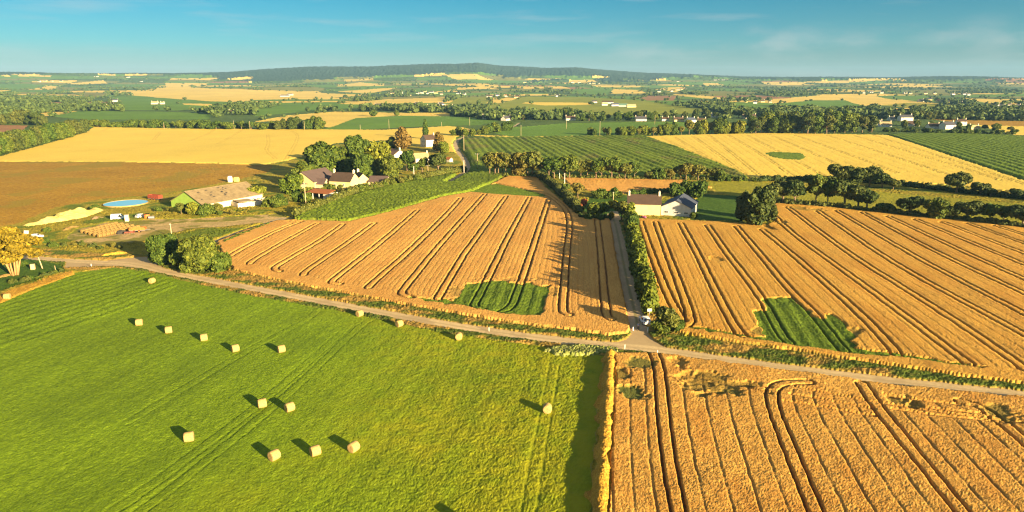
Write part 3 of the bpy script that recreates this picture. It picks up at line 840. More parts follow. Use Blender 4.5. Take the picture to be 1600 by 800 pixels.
def solid(name, c, c2=None, scale=2.0, rough=0.8, spec=0.2, metal=0.0, bump=0.0):
    m, t, b = new_mat(name, rough)
    b.inputs['Specular IOR Level'].default_value = spec
    b.inputs['Metallic'].default_value = metal
    tcn = t.nodes.new('ShaderNodeTexCoord')
    n = noise_node(t, tcn.outputs['Object'], scale, 5.0, 0.65)
    c2 = c2 or tuple(x * 0.78 for x in c)
    r = ramp(t, n.outputs['Fac'], [(0.32, c2), (0.60, c)])
    t.links.new(r.outputs[0], b.inputs['Base Color'])
    if bump:
        bn = t.nodes.new('ShaderNodeBump'); bn.inputs['Strength'].default_value = bump; bn.inputs['Distance'].default_value = 0.1
        t.links.new(n.outputs['Fac'], bn.inputs['Height']); t.links.new(bn.outputs[0], b.inputs['Normal'])
    return m

def sheet_roof(name, c, c2, axis='X', period=0.35, mortar=(0.1, 0.08, 0.07)):
    """Roof covering with courses running along the ridge and weather stains."""
    m, t, b = new_mat(name, 0.75)
    tcn = t.nodes.new('ShaderNodeTexCoord')
    n = noise_node(t, tcn.outputs['Object'], 0.5, 6.0, 0.7)
    r = ramp(t, n.outputs['Fac'], [(0.3, c2), (0.65, c)])
    w = t.nodes.new('ShaderNodeTexWave'); w.bands_direction = axis
    w.inputs['Scale'].default_value = 1.0 / period / 3.2
    w.inputs['Distortion'].default_value = 0.4
    t.links.new(tcn.outputs['Object'], w.inputs['Vector'])
    bn = t.nodes.new('ShaderNodeBump'); bn.inputs['Strength'].default_value = 0.25; bn.inputs['Distance'].default_value = 0.05
    t.links.new(w.outputs['Fac'], bn.inputs['Height']); t.links.new(bn.outputs[0], b.inputs['Normal'])
    t.links.new(r.outputs[0], b.inputs['Base Color'])
    return m

M = {}
M['white_wall'] = solid('white_wall', (0.74, 0.66, 0.54), (0.60, 0.52, 0.40), 0.8)
M['cream_wall'] = solid('cream_wall', (0.72, 0.55, 0.24), (0.63, 0.47, 0.20), 0.5)
M['grey_wall'] = solid('grey_wall', (0.60, 0.57, 0.53), (0.50, 0.47, 0.42), 0.6)
M['stone_wall'] = solid('stone_wall', (0.52, 0.42, 0.26), (0.36, 0.28, 0.17), 2.5, bump=0.4)
M['pale_wall'] = solid('pale_wall', (0.70, 0.60, 0.45), (0.55, 0.45, 0.33), 1.0)
M['slate'] = sheet_roof('slate', (0.07, 0.068, 0.08), (0.045, 0.045, 0.055))
M['blue_slate'] = sheet_roof('blue_slate', (0.075, 0.085, 0.12), (0.05, 0.06, 0.09))
M['brown_roof'] = sheet_roof('brown_roof', (0.085, 0.055, 0.040), (0.06, 0.04, 0.03))
M['mauve_roof'] = sheet_roof('mauve_roof', (0.115, 0.078, 0.070), (0.085, 0.06, 0.056))
M['fibre_roof'] = sheet_roof('fibre_roof', (0.27, 0.20, 0.105), (0.15, 0.11, 0.06), 'X', 0.9)
M['rust_roof'] = sheet_roof('rust_roof', (0.36, 0.12, 0.035), (0.24, 0.09, 0.035), 'X', 0.5)
M['pink_roof'] = sheet_roof('pink_roof', (0.28, 0.16, 0.10), (0.20, 0.12, 0.08))
M['pale_roof'] = sheet_roof('pale_roof', (0.42, 0.31, 0.16), (0.34, 0.25, 0.13))
M['green_sheet'] = solid('green_sheet', (0.33, 0.48, 0.08), (0.28, 0.41, 0.06), 0.6)
M['green_roof'] = sheet_roof('green_roof', (0.13, 0.22, 0.17), (0.09, 0.16, 0.12))
M['glass'] = solid('glass', (0.03, 0.035, 0.045), (0.02, 0.025, 0.03), 1.0, 0.1, 0.5)
M['wood'] = solid('wood', (0.30, 0.19, 0.10), (0.18, 0.11, 0.06), 3.0)
M['pole_wood'] = solid('pole_wood', (0.50, 0.38, 0.22), (0.38, 0.28, 0.16), 1.2)
M['concrete'] = solid('concrete', (0.66, 0.60, 0.50), (0.52, 0.46, 0.37), 1.0)
M['paint_white'] = solid('paint_white', (0.80, 0.78, 0.74), (0.72, 0.70, 0.66), 0.5, 0.35, 0.5)
M['paint_red'] = solid('paint_red', (0.26, 0.05, 0.022), (0.16, 0.045, 0.025), 1.5, 0.5, 0.4)
M['paint_orange'] = solid('paint_orange', (0.55, 0.17, 0.03), (0.40, 0.12, 0.03), 1.5, 0.5, 0.4)
M['rubber'] = solid('rubber', (0.022, 0.02, 0.02), None, 3.0)
M['dark'] = solid('dark', (0.05, 0.045, 0.04), (0.03, 0.028, 0.025), 1.0)
M['steel'] = solid('steel', (0.35, 0.34, 0.33), None, 2.0, 0.45, 0.5, 0.6)
M['straw'] = solid('straw', (0.50, 0.335, 0.125), (0.34, 0.215, 0.07), 5.0, 0.95, 0.1, bump=0.8)
M['straw_end'] = solid('straw_end', (0.52, 0.33, 0.13), (0.34, 0.20, 0.07), 7.0, 0.95, 0.1, bump=0.8)
M['pale_straw'] = solid('pale_straw', (0.66, 0.52, 0.16), (0.52, 0.38, 0.10), 0.7, 0.95, 0.1, bump=0.5)
M['old_straw'] = solid('old_straw', (0.29, 0.185, 0.06), (0.16, 0.10, 0.03), 3.0, 0.95, 0.1, bump=0.8)
M['pool_water'] = solid('pool_water', (0.26, 0.58, 0.76), (0.23, 0.54, 0.72), 0.3, 0.12, 0.5)
M['tank_wall'] = solid('tank_wall', (0.36, 0.25, 0.09), (0.28, 0.20, 0.07), 0.8)
M['bark'] = solid('bark', (0.22, 0.15, 0.09), (0.13, 0.085, 0.05), 4.0, bump=0.5)
M['pale_bark'] = solid('pale_bark', (0.40, 0.23, 0.09), (0.28, 0.15, 0.06), 3.0, bump=0.5)
M['skin'] = solid('skin', (0.55, 0.33, 0.22), None, 3.0, 0.6)
M['denim'] = solid('denim', (0.035, 0.045, 0.09), None, 3.0)
M['blue_shirt'] = solid('blue_shirt', (0.22, 0.30, 0.50), None, 3.0)
M['hair'] = solid('hair', (0.06, 0.035, 0.02), None, 6.0)
M['lamp_glass'] = solid('lamp_glass', (0.55, 0.10, 0.06), None, 3.0, 0.2, 0.5)

def leaf_mat(name, dark, mid, light, hue_var=0.03):
    m, t, b = new_mat(name, 0.7)
    b.inputs['Specular IOR Level'].default_value = 0.2
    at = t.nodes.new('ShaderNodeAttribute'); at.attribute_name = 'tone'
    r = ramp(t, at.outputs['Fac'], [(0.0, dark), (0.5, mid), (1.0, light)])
    oi = t.nodes.new('ShaderNodeObjectInfo')
    h = t.nodes.new('ShaderNodeHueSaturation')
    mr = t.nodes.new('ShaderNodeMapRange')
    mr.inputs['To Min'].default_value = 0.5 - hue_var; mr.inputs['To Max'].default_value = 0.5 + hue_var * 0.7
    t.links.new(oi.outputs['Random'], mr.inputs['Value']); t.links.new(mr.outputs[0], h.inputs['Hue'])
    mv = t.nodes.new('ShaderNodeMapRange')
    mv.inputs['To Min'].default_value = 1.15; mv.inputs['To Max'].default_value = 0.78
    t.links.new(oi.outputs['Random'], mv.inputs['Value']); t.links.new(mv.outputs[0], h.inputs['Value'])
    t.links.new(r.outputs[0], h.inputs['Color'])
    t.links.new(h.outputs[0], b.inputs['Base Color'])
    return m
M['leaf'] = leaf_mat('leaf', (0.024, 0.046, 0.005), (0.060, 0.095, 0.010), (0.125, 0.155, 0.016))
M['leaf_dark'] = leaf_mat('leaf_dark', (0.022, 0.038, 0.008), (0.055, 0.075, 0.012), (0.11, 0.125, 0.02))
M['leaf_light'] = leaf_mat('leaf_light', (0.05, 0.075, 0.006), (0.105, 0.135, 0.010), (0.18, 0.195, 0.018))
M['leaf_olive'] = leaf_mat('leaf_olive', (0.05, 0.06, 0.010), (0.115, 0.12, 0.018), (0.21, 0.19, 0.03))
M['leaf_rust'] = leaf_mat('leaf_rust', (0.075, 0.055, 0.010), (0.145, 0.10, 0.018), (0.24, 0.165, 0.03))
M['leaf_gold'] = leaf_mat('leaf_gold', (0.12, 0.10, 0.005), (0.30, 0.23, 0.010), (0.48, 0.36, 0.018))
M['leaf_gold_tree'] = leaf_mat('leaf_gold_tree', (0.065, 0.06, 0.004), (0.17, 0.14, 0.008), (0.31, 0.235, 0.014))
M['leaf_red'] = leaf_mat('leaf_red', (0.14, 0.03, 0.02), (0.36, 0.08, 0.03), (0.5, 0.16, 0.06))
M['leaf_pink'] = leaf_mat('leaf_pink', (0.10, 0.12, 0.03), (0.42, 0.10, 0.22), (0.6, 0.18, 0.36))
M['leaf_far'] = leaf_mat('leaf_far', (0.034, 0.056, 0.014), (0.068, 0.10, 0.022), (0.12, 0.15, 0.03))

# ------------------------------------------------------------------ foliage
_ICO = {}
def ico(sub):
    if sub not in _ICO:
        bm = bmesh.new(); bmesh.ops.create_icosphere(bm, subdivisions=sub, radius=1.0)
        bm.verts.ensure_lookup_table()
        _ICO[sub] = (np.array([v.co[:] for v in bm.verts]), np.array([[v.index for v in f.verts] for f in bm.faces]))
        bm.free()
    return _ICO[sub]

def leaf_cloud(name, lobes, nleaf, size, mat, seed, core=0.80, sub=2, up=0.15, flat=1.0):
    """Crown: rough inner cores and many small leaf-clump faces over the lobes."""
    rg = np.random.default_rng(seed)
    L = np.array(lobes, dtype=float)                      # cx, cy, cz, rx, rz
    w = L[:, 3] * (L[:, 3] + L[:, 4]); w /= w.sum()
    k = rg.choice(len(L), nleaf * 2, p=w)
    d = rg.normal(size=(nleaf * 2, 3)); d[:, 2] += up
    d /= np.linalg.norm(d, axis=1)[:, None]
    rad = rg.uniform(0.80, 1.10, nleaf * 2)
    sc = np.stack([L[k, 3], L[k, 3], L[k, 4]], 1)
    p = L[k, :3] + d * sc * rad[:, None]
    keep = np.ones(len(p), bool)
    for i in range(len(L)):
        q = (p - L[i, :3]) / np.array([L[i, 3], L[i, 3], L[i, 4]])
        keep &= ~((np.linalg.norm(q, axis=1) < 0.78) & (k != i))
    p, d = p[keep][:nleaf], d[keep][:nleaf]
    n = len(p)
    nr = d + 0.65 * rg.normal(size=(n, 3)); nr /= np.linalg.norm(nr, axis=1)[:, None]
    a = np.cross(nr, rg.normal(size=(n, 3))); a /= np.linalg.norm(a, axis=1)[:, None]
    b = np.cross(nr, a)
    s = (size * rg.uniform(0.55, 1.35, n))[:, None]
    asp = rg.uniform(0.6, 1.0, n)[:, None]
    V = np.stack([p - a * s - b * s * asp * .6, p + a * s * .7 - b * s * asp, p + a * s + b * s * asp * .7, p - a * s * .5 + b * s * asp], 1).reshape(-1, 3)
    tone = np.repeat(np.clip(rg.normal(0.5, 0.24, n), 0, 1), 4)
    Fq = np.arange(n * 4).reshape(-1, 4)
    iv, fi = ico(sub)
    cv, cf = [], []
    off = len(V)
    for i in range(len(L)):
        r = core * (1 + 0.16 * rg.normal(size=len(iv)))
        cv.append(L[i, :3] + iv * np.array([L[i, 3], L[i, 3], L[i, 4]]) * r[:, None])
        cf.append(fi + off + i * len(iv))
    cv = np.concatenate(cv); cf = np.concatenate(cf)
    allv = np.concatenate([V, cv])
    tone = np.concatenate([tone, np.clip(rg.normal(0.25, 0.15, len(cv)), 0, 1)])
    me = bpy.data.meshes.new(name)
    me.vertices.add(len(allv)); me.vertices.foreach_set('co', allv.astype(np.float32).ravel())
    nl = Fq.size + cf.size
    me.loops.add(nl); me.loops.foreach_set('vertex_index', np.concatenate([Fq.ravel(), cf.ravel()]).astype(np.int32))
    me.polygons.add(len(Fq) + len(cf))
    me.polygons.foreach_set('loop_start', np.concatenate([np.arange(0, Fq.size, 4), Fq.size + np.arange(0, cf.size, 3)]).astype(np.int32))
    me.update()
    at = me.attributes.new('tone', 'FLOAT', 'POINT'); at.data.foreach_set('value', tone.astype(np.float32))
    me.materials.append(mat)
    return me

def trunk_mesh(name, h, r, seed, limbs=4, spread=0.5, mat='bark'):
    rg = random.Random(seed)
    mb = MB()
    mb.tube([(0, 0, -0.4), (0.02 * h, 0, h * .3), (rg.uniform(-.04, .04) * h, rg.uniform(-.04, .04) * h, h * .62), (rg.uniform(-.06, .06) * h, 0, h * .95)], [r * 1.35, r, r * .75, r * .25], 8)
    for i in range(limbs):
        a = 2 * math.pi * i / limbs + rg.uniform(-.5, .5)
        z = h * rg.uniform(.35, .55)
        s = spread * h * rg.uniform(.6, 1)
        mb.tube([(0, 0, z), (math.cos(a) * s * .5, math.sin(a) * s * .5, z + h * .14), (math.cos(a) * s, math.sin(a) * s, z + h * rg.uniform(.22, .36))], [r * .55, r * .4, r * .12], 6)
    return mb.mesh(name, M[mat], True)

KIND = {}
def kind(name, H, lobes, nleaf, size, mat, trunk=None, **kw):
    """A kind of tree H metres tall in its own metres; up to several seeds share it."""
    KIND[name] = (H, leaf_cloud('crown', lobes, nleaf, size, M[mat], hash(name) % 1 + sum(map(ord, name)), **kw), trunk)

def round_lobes(seed, R_, zc, n, rz=None, spread=0.62):
    rg = random.Random(seed)
    out = [(0, 0, zc, R_ * .62, (rz or R_) * .66)]
    for i in range(n):
        a = 2 * math.pi * i / n * 1.618 + rg.uniform(-.4, .4)
        q = R_ * spread * rg.uniform(.75, 1.1)
        e = rg.uniform(-.55, .75)
        r = R_ * rg.uniform(.30, .48)
        out.append((math.cos(a) * q, math.sin(a) * q, zc + (rz or R_) * .62 * e, r, r * rg.uniform(.75, .95)))
    return out

def bush_lobes(seed, R_, H, n):
    rg = random.Random(seed)
    out = [(0, 0, H * .42, R_ * .62, H * .46)]
    for i in range(n):
        a = rg.uniform(0, 6.28); q = R_ * rg.uniform(.35, .70)
        r = R_ * rg.uniform(.28, .45)
        z = rg.uniform(.16, .74) * H
        out.append((math.cos(a) * q, math.sin(a) * q, z, r, min(r, H - z) * .95))
    return out

for s in (1, 2, 3):
    kind('oak%d' % s, 10.0, round_lobes(s, 4.8, 6.1, 11, 3.7), 1700, .42, 'leaf_dark', trunk_mesh('trunk', 7.0, .34, s))
    kind('ash%d' % s, 10.0, round_lobes(s + 10, 3.6, 6.2, 10, 3.9), 1300, .42, 'leaf', trunk_mesh('trunk', 7.5, .24, s + 10))
    kind('bush%d' % s, 5.0, bush_lobes(s + 20, 3.0, 5.0, 10), 1000, .34, 'leaf', trunk_mesh('trunk', 3.0, .16, s + 20))
    kind('olive%d' % s, 9.0, round_lobes(s + 30, 3.3, 5.4, 10, 3.6), 1100, .36, 'leaf_olive', trunk_mesh('trunk', 6.8, .2, s + 30), core=.62)
    kind('tall%d' % s, 14.0, bush_lobes(s + 40, 5.6, 14.0, 16), 3200, .48, 'leaf', trunk_mesh('trunk', 8, .4, s + 40))
for s in (1, 2, 3):
    kind('dark%d' % s, 14.0, bush_lobes(s + 140, 5.0, 14.0, 18), 3200, .46, 'leaf_dark', trunk_mesh('trunk', 8, .4, s + 140), core=.72)
for s in (1, 2):
    kind('light%d' % s, 8.0, bush_lobes(s + 50, 4.2, 8.0, 12), 1800, .36, 'leaf_light', trunk_mesh('trunk', 4, .25, s + 50))
    kind('rust%d' % s, 10.0, [(0, 0, 2.6, 3.0, 2.2), (0.5, .3, 4.6, 2.6, 2.2), (-.4, .2, 6.4, 2.1, 2.0), (.3, -.3, 8.1, 1.3, 1.8), (1.2, -.6, 3.2, 1.8, 1.4), (-1.4, .6, 3.0, 1.8, 1.4)], 1800, .36, 'leaf_rust', trunk_mesh('trunk', 8.5, .28, s + 60), core=.68)
    kind('poplar%d' % s, 14.0, [(0, 0, 3.0, 1.4, 2.4), (.1, .1, 6.0, 1.6, 3.0), (-.1, 0, 9.0, 1.3, 3.0), (.1, 0, 11.7, .8, 2.3)], 1300, .36, 'leaf', trunk_mesh('trunk', 9, .22, s + 70, 2, .1))
kind('gold1', 3.0, bush_lobes(80, 2.0, 3.0, 8), 700, .22, 'leaf_gold', trunk_mesh('trunk', 1.8, .1, 80))
kind('red1', 4.0, bush_lobes(81, 2.0, 4.0, 8), 700, .25, 'leaf_red', trunk_mesh('trunk', 2.2, .1, 81))
kind('shrub1', 1.6, bush_lobes(82, 1.2, 1.6, 6), 350, .18, 'leaf_dark', None)
kind('shrub2', 1.6, bush_lobes(83, 1.2, 1.6, 6), 350, .18, 'leaf_olive', None)
kind('great1', 13.0, bush_lobes(90, 6.4, 13.0, 26), 9000, .40, 'leaf', trunk_mesh('trunk', 7, .45, 90), sub=3)
kind('great2', 12.0, bush_lobes(91, 6.0, 12.0, 24), 8000, .38, 'leaf', trunk_mesh('trunk', 7, .45, 91), sub=3)
kind('pine1', 15.0, [(0, 0, 11.5, 3.2, 2.6), (2.2, .5, 9.6, 2.3, 1.6), (-2.1, -.6, 10.2, 2.4, 1.7), (.6, -2, 8.6, 2.0, 1.4), (-.6, 1.6, 7.4, 2.2, 1.5), (1.5, -1, 5.6, 1.7, 1.3), (-1.4, -1.2, 4.8, 1.8, 1.3)], 1700, .42, 'leaf_dark', trunk_mesh('trunk', 12.5, .34, 95, 5, .25))
kind('pine2', 15.0, [(0, 0, 10.8, 3.6, 3.2), (1.9, .8, 8.2, 2.4, 1.9), (-2.2, -.2, 8.8, 2.5, 2.0), (0, -1.8, 6.6, 2.2, 1.8), (-.8, 1.3, 5.0, 2.4, 2.0), (.8, 0, 3.2, 2.4, 2.0)], 1800, .42, 'leaf', trunk_mesh('trunk', 12.5, .34, 96, 5, .25))

RND = random.Random(11)
def tree(k, px, py, hpx, label, cat='tree', group=None, name=None, wide=None, p=None):
    H, crown, trunk = KIND[k]
    p = p or G(px, py)
    s = hpx * mpp(p) / 0.97 / H
    sx = s if wide is None else s * wide
    nm = name or ('bush' if cat in ('bush', 'shrub') else 'tree')
    r = empty(nm, (p.x, p.y, p.z), RND.uniform(0, 6.28), (sx, sx, s))
    tag(r, label, cat, group)
    link('crown', crown, r)
    if trunk is not None: link('trunk', trunk, r)
    return r

def nth(i):
    if i < 30: return ORD[i]
    tens = {3: 'thirty', 4: 'forty', 5: 'fifty'}[(i + 1) // 10]
    u = (i + 1) % 10
    return tens + '-' + ORD[u - 1] if u else {3: 'thirtieth', 4: 'fortieth', 5: 'fiftieth'}[(i + 1) // 10]

def tree_row(kinds, line, n, h, desc, group, cat='tree', jit=(3, 0.6), wide=None, hv=0.25, word='tree', name=None):
    """n trees spaced along a pixel polyline; labels count them from the left."""
    L = np.array(line, dtype=float)
    seg = np.concatenate([[0], np.cumsum(np.hypot(np.diff(L[:, 0]), np.diff(L[:, 1])))])
    P = []
    for i in range(n):
        t = (i + 0.5) / n * seg[-1]
        P.append((np.interp(t, seg, L[:, 0]) + RND.uniform(-jit[0], jit[0]), np.interp(t, seg, L[:, 1]) + RND.uniform(-jit[1], jit[1])))
    P.sort()
    for i, (x, y) in enumerate(P):
        hh_ = (np.interp(i / max(1, n - 1), np.linspace(0, 1, len(h)), h) if isinstance(h, (list, tuple)) else h) * RND.uniform(1 - hv, 1 + hv)
        tree(RND.choice(kinds), x, y, hh_, f'{nth(i)} {word} from the left in {desc}', cat, group, name, wide if wide is None else wide * RND.uniform(.85, 1.2))

def hedge(name, line, h, w, label, mat, seed, dens=9.0, size=0.30, cat='hedge', var=0.3, group=None, core=.84):
    """One clipped or wild hedge along a pixel line; h and w in metres."""
    rg = random.Random(seed)
    pts = GP(line)
    P = np.array(pts); seg = np.concatenate([[0], np.cumsum(np.hypot(np.diff(P[:, 0]), np.diff(P[:, 1])))])
    n = max(3, int(seg[-1] / (w * 0.42)))
    o = G(*line[0])
    lobes = []
    for i in range(n):
        t = (i + .5) / n * seg[-1]
        x = np.interp(t, seg, P[:, 0]); y = np.interp(t, seg, P[:, 1]); z = gz(x, y)
        hh_ = h * rg.uniform(1 - var, 1 + var)
        r = w * .5 * rg.uniform(.8, 1.25)
        lobes.append((x - o.x + rg.uniform(-.25, .25) * w, y - o.y + rg.uniform(-.25, .25) * w, z - o.z + hh_ * .48, r, hh_ * .52))
    area = seg[-1] * (h * 2 + w)
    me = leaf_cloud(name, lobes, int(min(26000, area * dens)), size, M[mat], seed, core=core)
    ob = link(name, me, None, (o.x, o.y, o.z))
    tag(ob, label, cat, group)
    return ob

# ------------------------------------------------------------------ buildings
def gable(name, A, B, hw, ze, zr, wall, roof, label, cat, chim=(), group=None, over=0.35, windows=(), doors=(), z0=None, ridge_off=0.0, thick=0.16, gable_mat=None):
    """A pitched-roof building: ridge from A to B (world xy), half width, eave and ridge heights.
    windows: (side, along, z, w, h) with side one of front (nearer the camera), back, start, end."""
    ax, ay = A[0], A[1]; bx, by = B[0], B[1]
    cx, cy = (ax + bx) / 2, (ay + by) / 2
    Lh = math.hypot(bx - ax, by - ay) / 2
    rz = math.atan2(by - ay, bx - ax)
    g0 = gz(cx, cy) if z0 is None else z0
    root = empty(name, (cx, cy, g0), rz)
    tag(root, label, cat, group)
    pr = [(-hw, -.6), (hw, -.6), (hw, ze), (ridge_off, zr), (-hw, ze)]
    mb = MB()
    n = 5
    mb.add([(-Lh, y, z) for y, z in pr] + [(Lh, y, z) for y, z in pr],
           [(4, 3, 2, 1, 0), (5, 6, 7, 8, 9)] + [(i, (i + 1) % n, (i + 1) % n + n, i + n) for i in range(n)])
    wo_ = mb.build('wall', [wall] + ([gable_mat] if gable_mat else []), root)
    if gable_mat:
        for p in wo_.data.polygons:
            if abs(p.normal.x) > .9: p.material_index = 1
    mb = MB()
    ov = over
    for sgn in (-1, 1):
        slope = (zr - ze) / (hw - sgn * ridge_off) if hw != sgn * ridge_off else 0
        ye, yr = sgn * (hw + ov), ridge_off
        zE, zR = ze - slope * ov + .02, zr + .02
        t = thick
        mb.add([(-Lh - ov, yr, zR), (Lh + ov, yr, zR), (Lh + ov, ye, zE), (-Lh - ov, ye, zE), (-Lh - ov, yr, zR + t), (Lh + ov, yr, zR + t), (Lh + ov, ye, zE + t), (-Lh - ov, ye, zE + t)],
               [(0, 1, 2, 3), (7, 6, 5, 4), (0, 4, 5, 1), (1, 5, 6, 2), (2, 6, 7, 3), (3, 7, 4, 0)])
    mb.tube([(-Lh - ov, ridge_off, zr + t + .03), (Lh + ov, ridge_off, zr + t + .03)], .10, 6)
    mb.build('roof', roof, root)
    for c in chim:
        mb = MB()
        x = max(-Lh + .45, min(Lh - .45, c * Lh))
        mb.box(x, ridge_off, zr + .35, .7, 1.0, 1.9); mb.box(x, ridge_off, zr + 1.36, .85, 1.15, .14)
        mb.tube([(x, ridge_off - .25, zr + 1.4), (x, ridge_off - .25, zr + 1.8)], .14, 6); mb.tube([(x, ridge_off + .25, zr + 1.4), (x, ridge_off + .25, zr + 1.8)], .14, 6)
        mb.build('chimney', M['pale_wall'], root)
    # the long side nearer the camera
    ny = 1 if (-(cx) * -math.sin(rz) + -(cy) * math.cos(rz)) > 0 else -1
    def opening(kind_, side, al, z, w, h, fm, pm):
        e = 0.06
        mb = MB(); pb = MB()
        if side in ('front', 'back'):
            y = (ny if side == 'front' else -ny) * hw
            s = 1 if y > 0 else -1
            bars = [(al, z + h / 2, w + .16, .10), (al, z - h / 2, w + .16, .12)]
            for x_, z_, ww, hh_ in bars: mb.box(x_, y + s * .02, z_, ww, e * 2, hh_)
            for dx in ((-w / 2, w / 2, 0) if w > .8 and kind_ == 'window' else (-w / 2, w / 2)): mb.box(al + dx, y + s * .015, z, .09, e * 2, h)
            pb.box(al, y + s * .004, z, w, .05, h - .02)
        else:
            x = -Lh if side == 'start' else Lh
            s = 1 if x > 0 else -1
            mb.box(x + s * .02, al, z + h / 2, e * 2, w + .16, .10); mb.box(x + s * .02, al, z - h / 2, e * 2, w + .16, .12)
            for dy in ((-w / 2, w / 2, 0) if w > .8 and kind_ == 'window' else (-w / 2, w / 2)): mb.box(x + s * .015, al + dy, z, e * 2, .09, h)
            pb.box(x + s * .004, al, z, .05, w, h - .02)
        if kind_ == 'window':
            o = mb.build('window', fm, root); pb.build('pane', pm, o)
        else:
            o = pb.build('door', pm, root); mb.build('frame', fm, o)
    for wdw in windows: opening('window', *wdw, M['paint_white'], M['glass'])
    for d in doors: opening('door', *d, M['paint_white'], M['wood'])
    return root

# ================================================================== hay bales on the meadow
def bale_mesh(seed):
    rg = random.Random(seed)
    prof = [(-.62, 0), (-.62, .30), (-.625, .52), (-.60, .63), (-.52, .675), (-.25, .69), (0, .695), (.25, .69), (.52, .675), (.60, .63), (.625, .52), (.62, .30), (.62, 0)]
    n = 28
    vs, fs, mi = [], [], []
    for x, r in prof:
        for k in range(n):
            a = 2 * math.pi * k / n
            rr = r * (1 + .012 * rg.uniform(-1, 1))
            z = math.sin(a) * rr
            z = max(z, -.64)
            vs.append((x + .012 * rg.uniform(-1, 1), math.cos(a) * rr, z + .64))
    mb = MB()
    for i in range(len(prof) - 1):
        end = 1 if i < 2 or i > len(prof) - 4 else 0
        mb.f += []
        for k in range(n):
            k2 = (k + 1) % n
            fs.append((i * n + k, i * n + k2, (i + 1) * n + k2, (i + 1) * n + k)); mi.append(end)
    mb.v, mb.f, mb.m = vs, fs, mi
    return mb.mesh('hay_bale', [M['straw'], M['straw_end']], True)
BALES = [bale_mesh(s) for s in (1, 2, 3)]
BALE_GROUP = 'round bales on the green meadow'
for i, (px, py, yaw, lab) in enumerate([
    (12, 468, 15, 'round straw bale by itself at the far left edge of the meadow'),
    (238, 443, 80, 'small round bale alone near the road fork, in the corner of the meadow'),
    (218, 509, 20, 'leftmost of the four bales strung in a slanting line across the upper meadow'),
    (264, 521, 25, 'second bale from the left in the slanting line across the upper meadow'),
    (319, 533, 30, 'third bale from the left in the slanting line across the upper meadow'),
    (368, 550, 40, 'fourth and lowest bale of the slanting line across the upper meadow'),
    (440, 551, 35, 'round bale on the open meadow, right of the slanting line of four'),
    (562, 495, 55, 'round bale at the verge where the meadow meets the road, left of two'),
    (624, 511, 50, 'round bale at the verge where the meadow meets the road, right of two'),
    (717, 531, 88, 'squarish-looking bale with its flat side to the viewer near the road and white flowers'),
    (410, 637, 30, 'left bale of the close pair in the middle of the meadow'),
    (453, 643, 45, 'right bale of the close pair in the middle of the meadow'),
    (855, 645, 84, 'lone bale near the shaded right edge of the meadow by the golden bank'),
    (296, 690, 20, 'lone bale in the lower left of the meadow, away from the others'),
    (429, 719, 55, 'leftmost bale of the nearest row of three on the meadow'),
    (493, 712, 38, 'middle bale of the nearest row of three on the meadow'),
    (553, 706, 60, 'rightmost bale of the nearest row of three on the meadow'),
    (733, 824, 40, 'bale whose shadow alone reaches into the bottom of the meadow'),
]):
    p = G(px, py)
    o = link('hay_bale', BALES[i % 3], None, (p.x, p.y, p.z + .10))
    o.rotation_euler = (0, 0, R(yaw))
    o.scale = (1.04, 1.03, 1.04)
    tag(o, lab, 'hay bale', BALE_GROUP)

YBALES = []
for m_ in BALES:
    c_ = m_.copy(); c_.materials.clear(); c_.materials.append(M['old_straw']); c_.materials.append(M['straw_end']); YBALES.append(c_)
# stored bales in rows in the farmyard
a0, a1 = G(127, 365), G(184, 351)
b0, b1 = G(153, 372), G(218, 356.5)
for r in range(5):
    f = r / 4
    s0 = a0.lerp(b0, f); s1 = a1.lerp(b1, f)
    d = s1 - s0; L = d.length; nb = int(L / 1.5)
    for k in range(nb):
        p = s0 + d * ((k + .5) / nb)
        o = link('straw_bale', YBALES[(k + r) % 3], None, (p.x + RND.uniform(-.1, .1), p.y + RND.uniform(-.1, .1), gz(p.x, p.y) + .05))
        o.rotation_euler = (0, 0, math.atan2(d.y, d.x) + RND.uniform(-.08, .08))
        o.scale = (.96, .90, .92)
        tag(o, f'straw bale, {nth(k)} from the front in the {nth(r)} long row in the farmyard', 'straw bale', 'bales stored in rows in the farmyard')

# ================================================================== heaps
def heap(name, line, w, h, label, mat, seed, cat='heap', rough=.25):
    pts = GP(line); P = np.array(pts)
    seg = np.concatenate([[0], np.cumsum(np.hypot(np.diff(P[:, 0]), np.diff(P[:, 1])))]); L = seg[-1]
    nu, nv = max(12, int(L / .45)), 22
    t = np.linspace(0, L, nu)[:, None]; q = np.linspace(-1, 1, nv)[None, :]
    cx = np.interp(t, seg, P[:, 0]); cy = np.interp(t, seg, P[:, 1])
    dx = np.gradient(cx[:, 0])[:, None]; dy = np.gradient(cy[:, 0])[:, None]; n = np.hypot(dx, dy)
    e = np.sin(np.pi * np.clip(t / L, 0, 1)) ** .45
    ww = w * .5 * (.75 + .3 * vnoise(t / 4, t * 0 + seed, seed)) * (.35 + .65 * e)
    x = cx - dy / n * q * ww; y = cy + dx / n * q * ww
    z = h * e * np.clip(1 - np.abs(q) ** 1.7, 0, 1) * (.8 + .3 * vnoise(x / 3, y / 3, seed)) + rough * vnoise(x / .9, y / .9, seed + 1) * np.clip(1.2 - np.abs(q), 0, 1) * e
    gzv = terrain(x, y)
    o = G(*line[0])
    V = np.stack([x - o.x, y - o.y, gzv - o.z + np.maximum(z, 0) + .05 - (np.abs(q) > .99) * .6], 2).reshape(-1, 3)
    fs = [(i * nv + j, i * nv + j + 1, (i + 1) * nv + j + 1, (i + 1) * nv + j) for i in range(nu - 1) for j in range(nv - 1)]
    mb = MB(); mb.add(V.tolist(), fs)
    tag(mb.build(name, mat, None, False, (o.x, o.y, o.z)), label, cat)
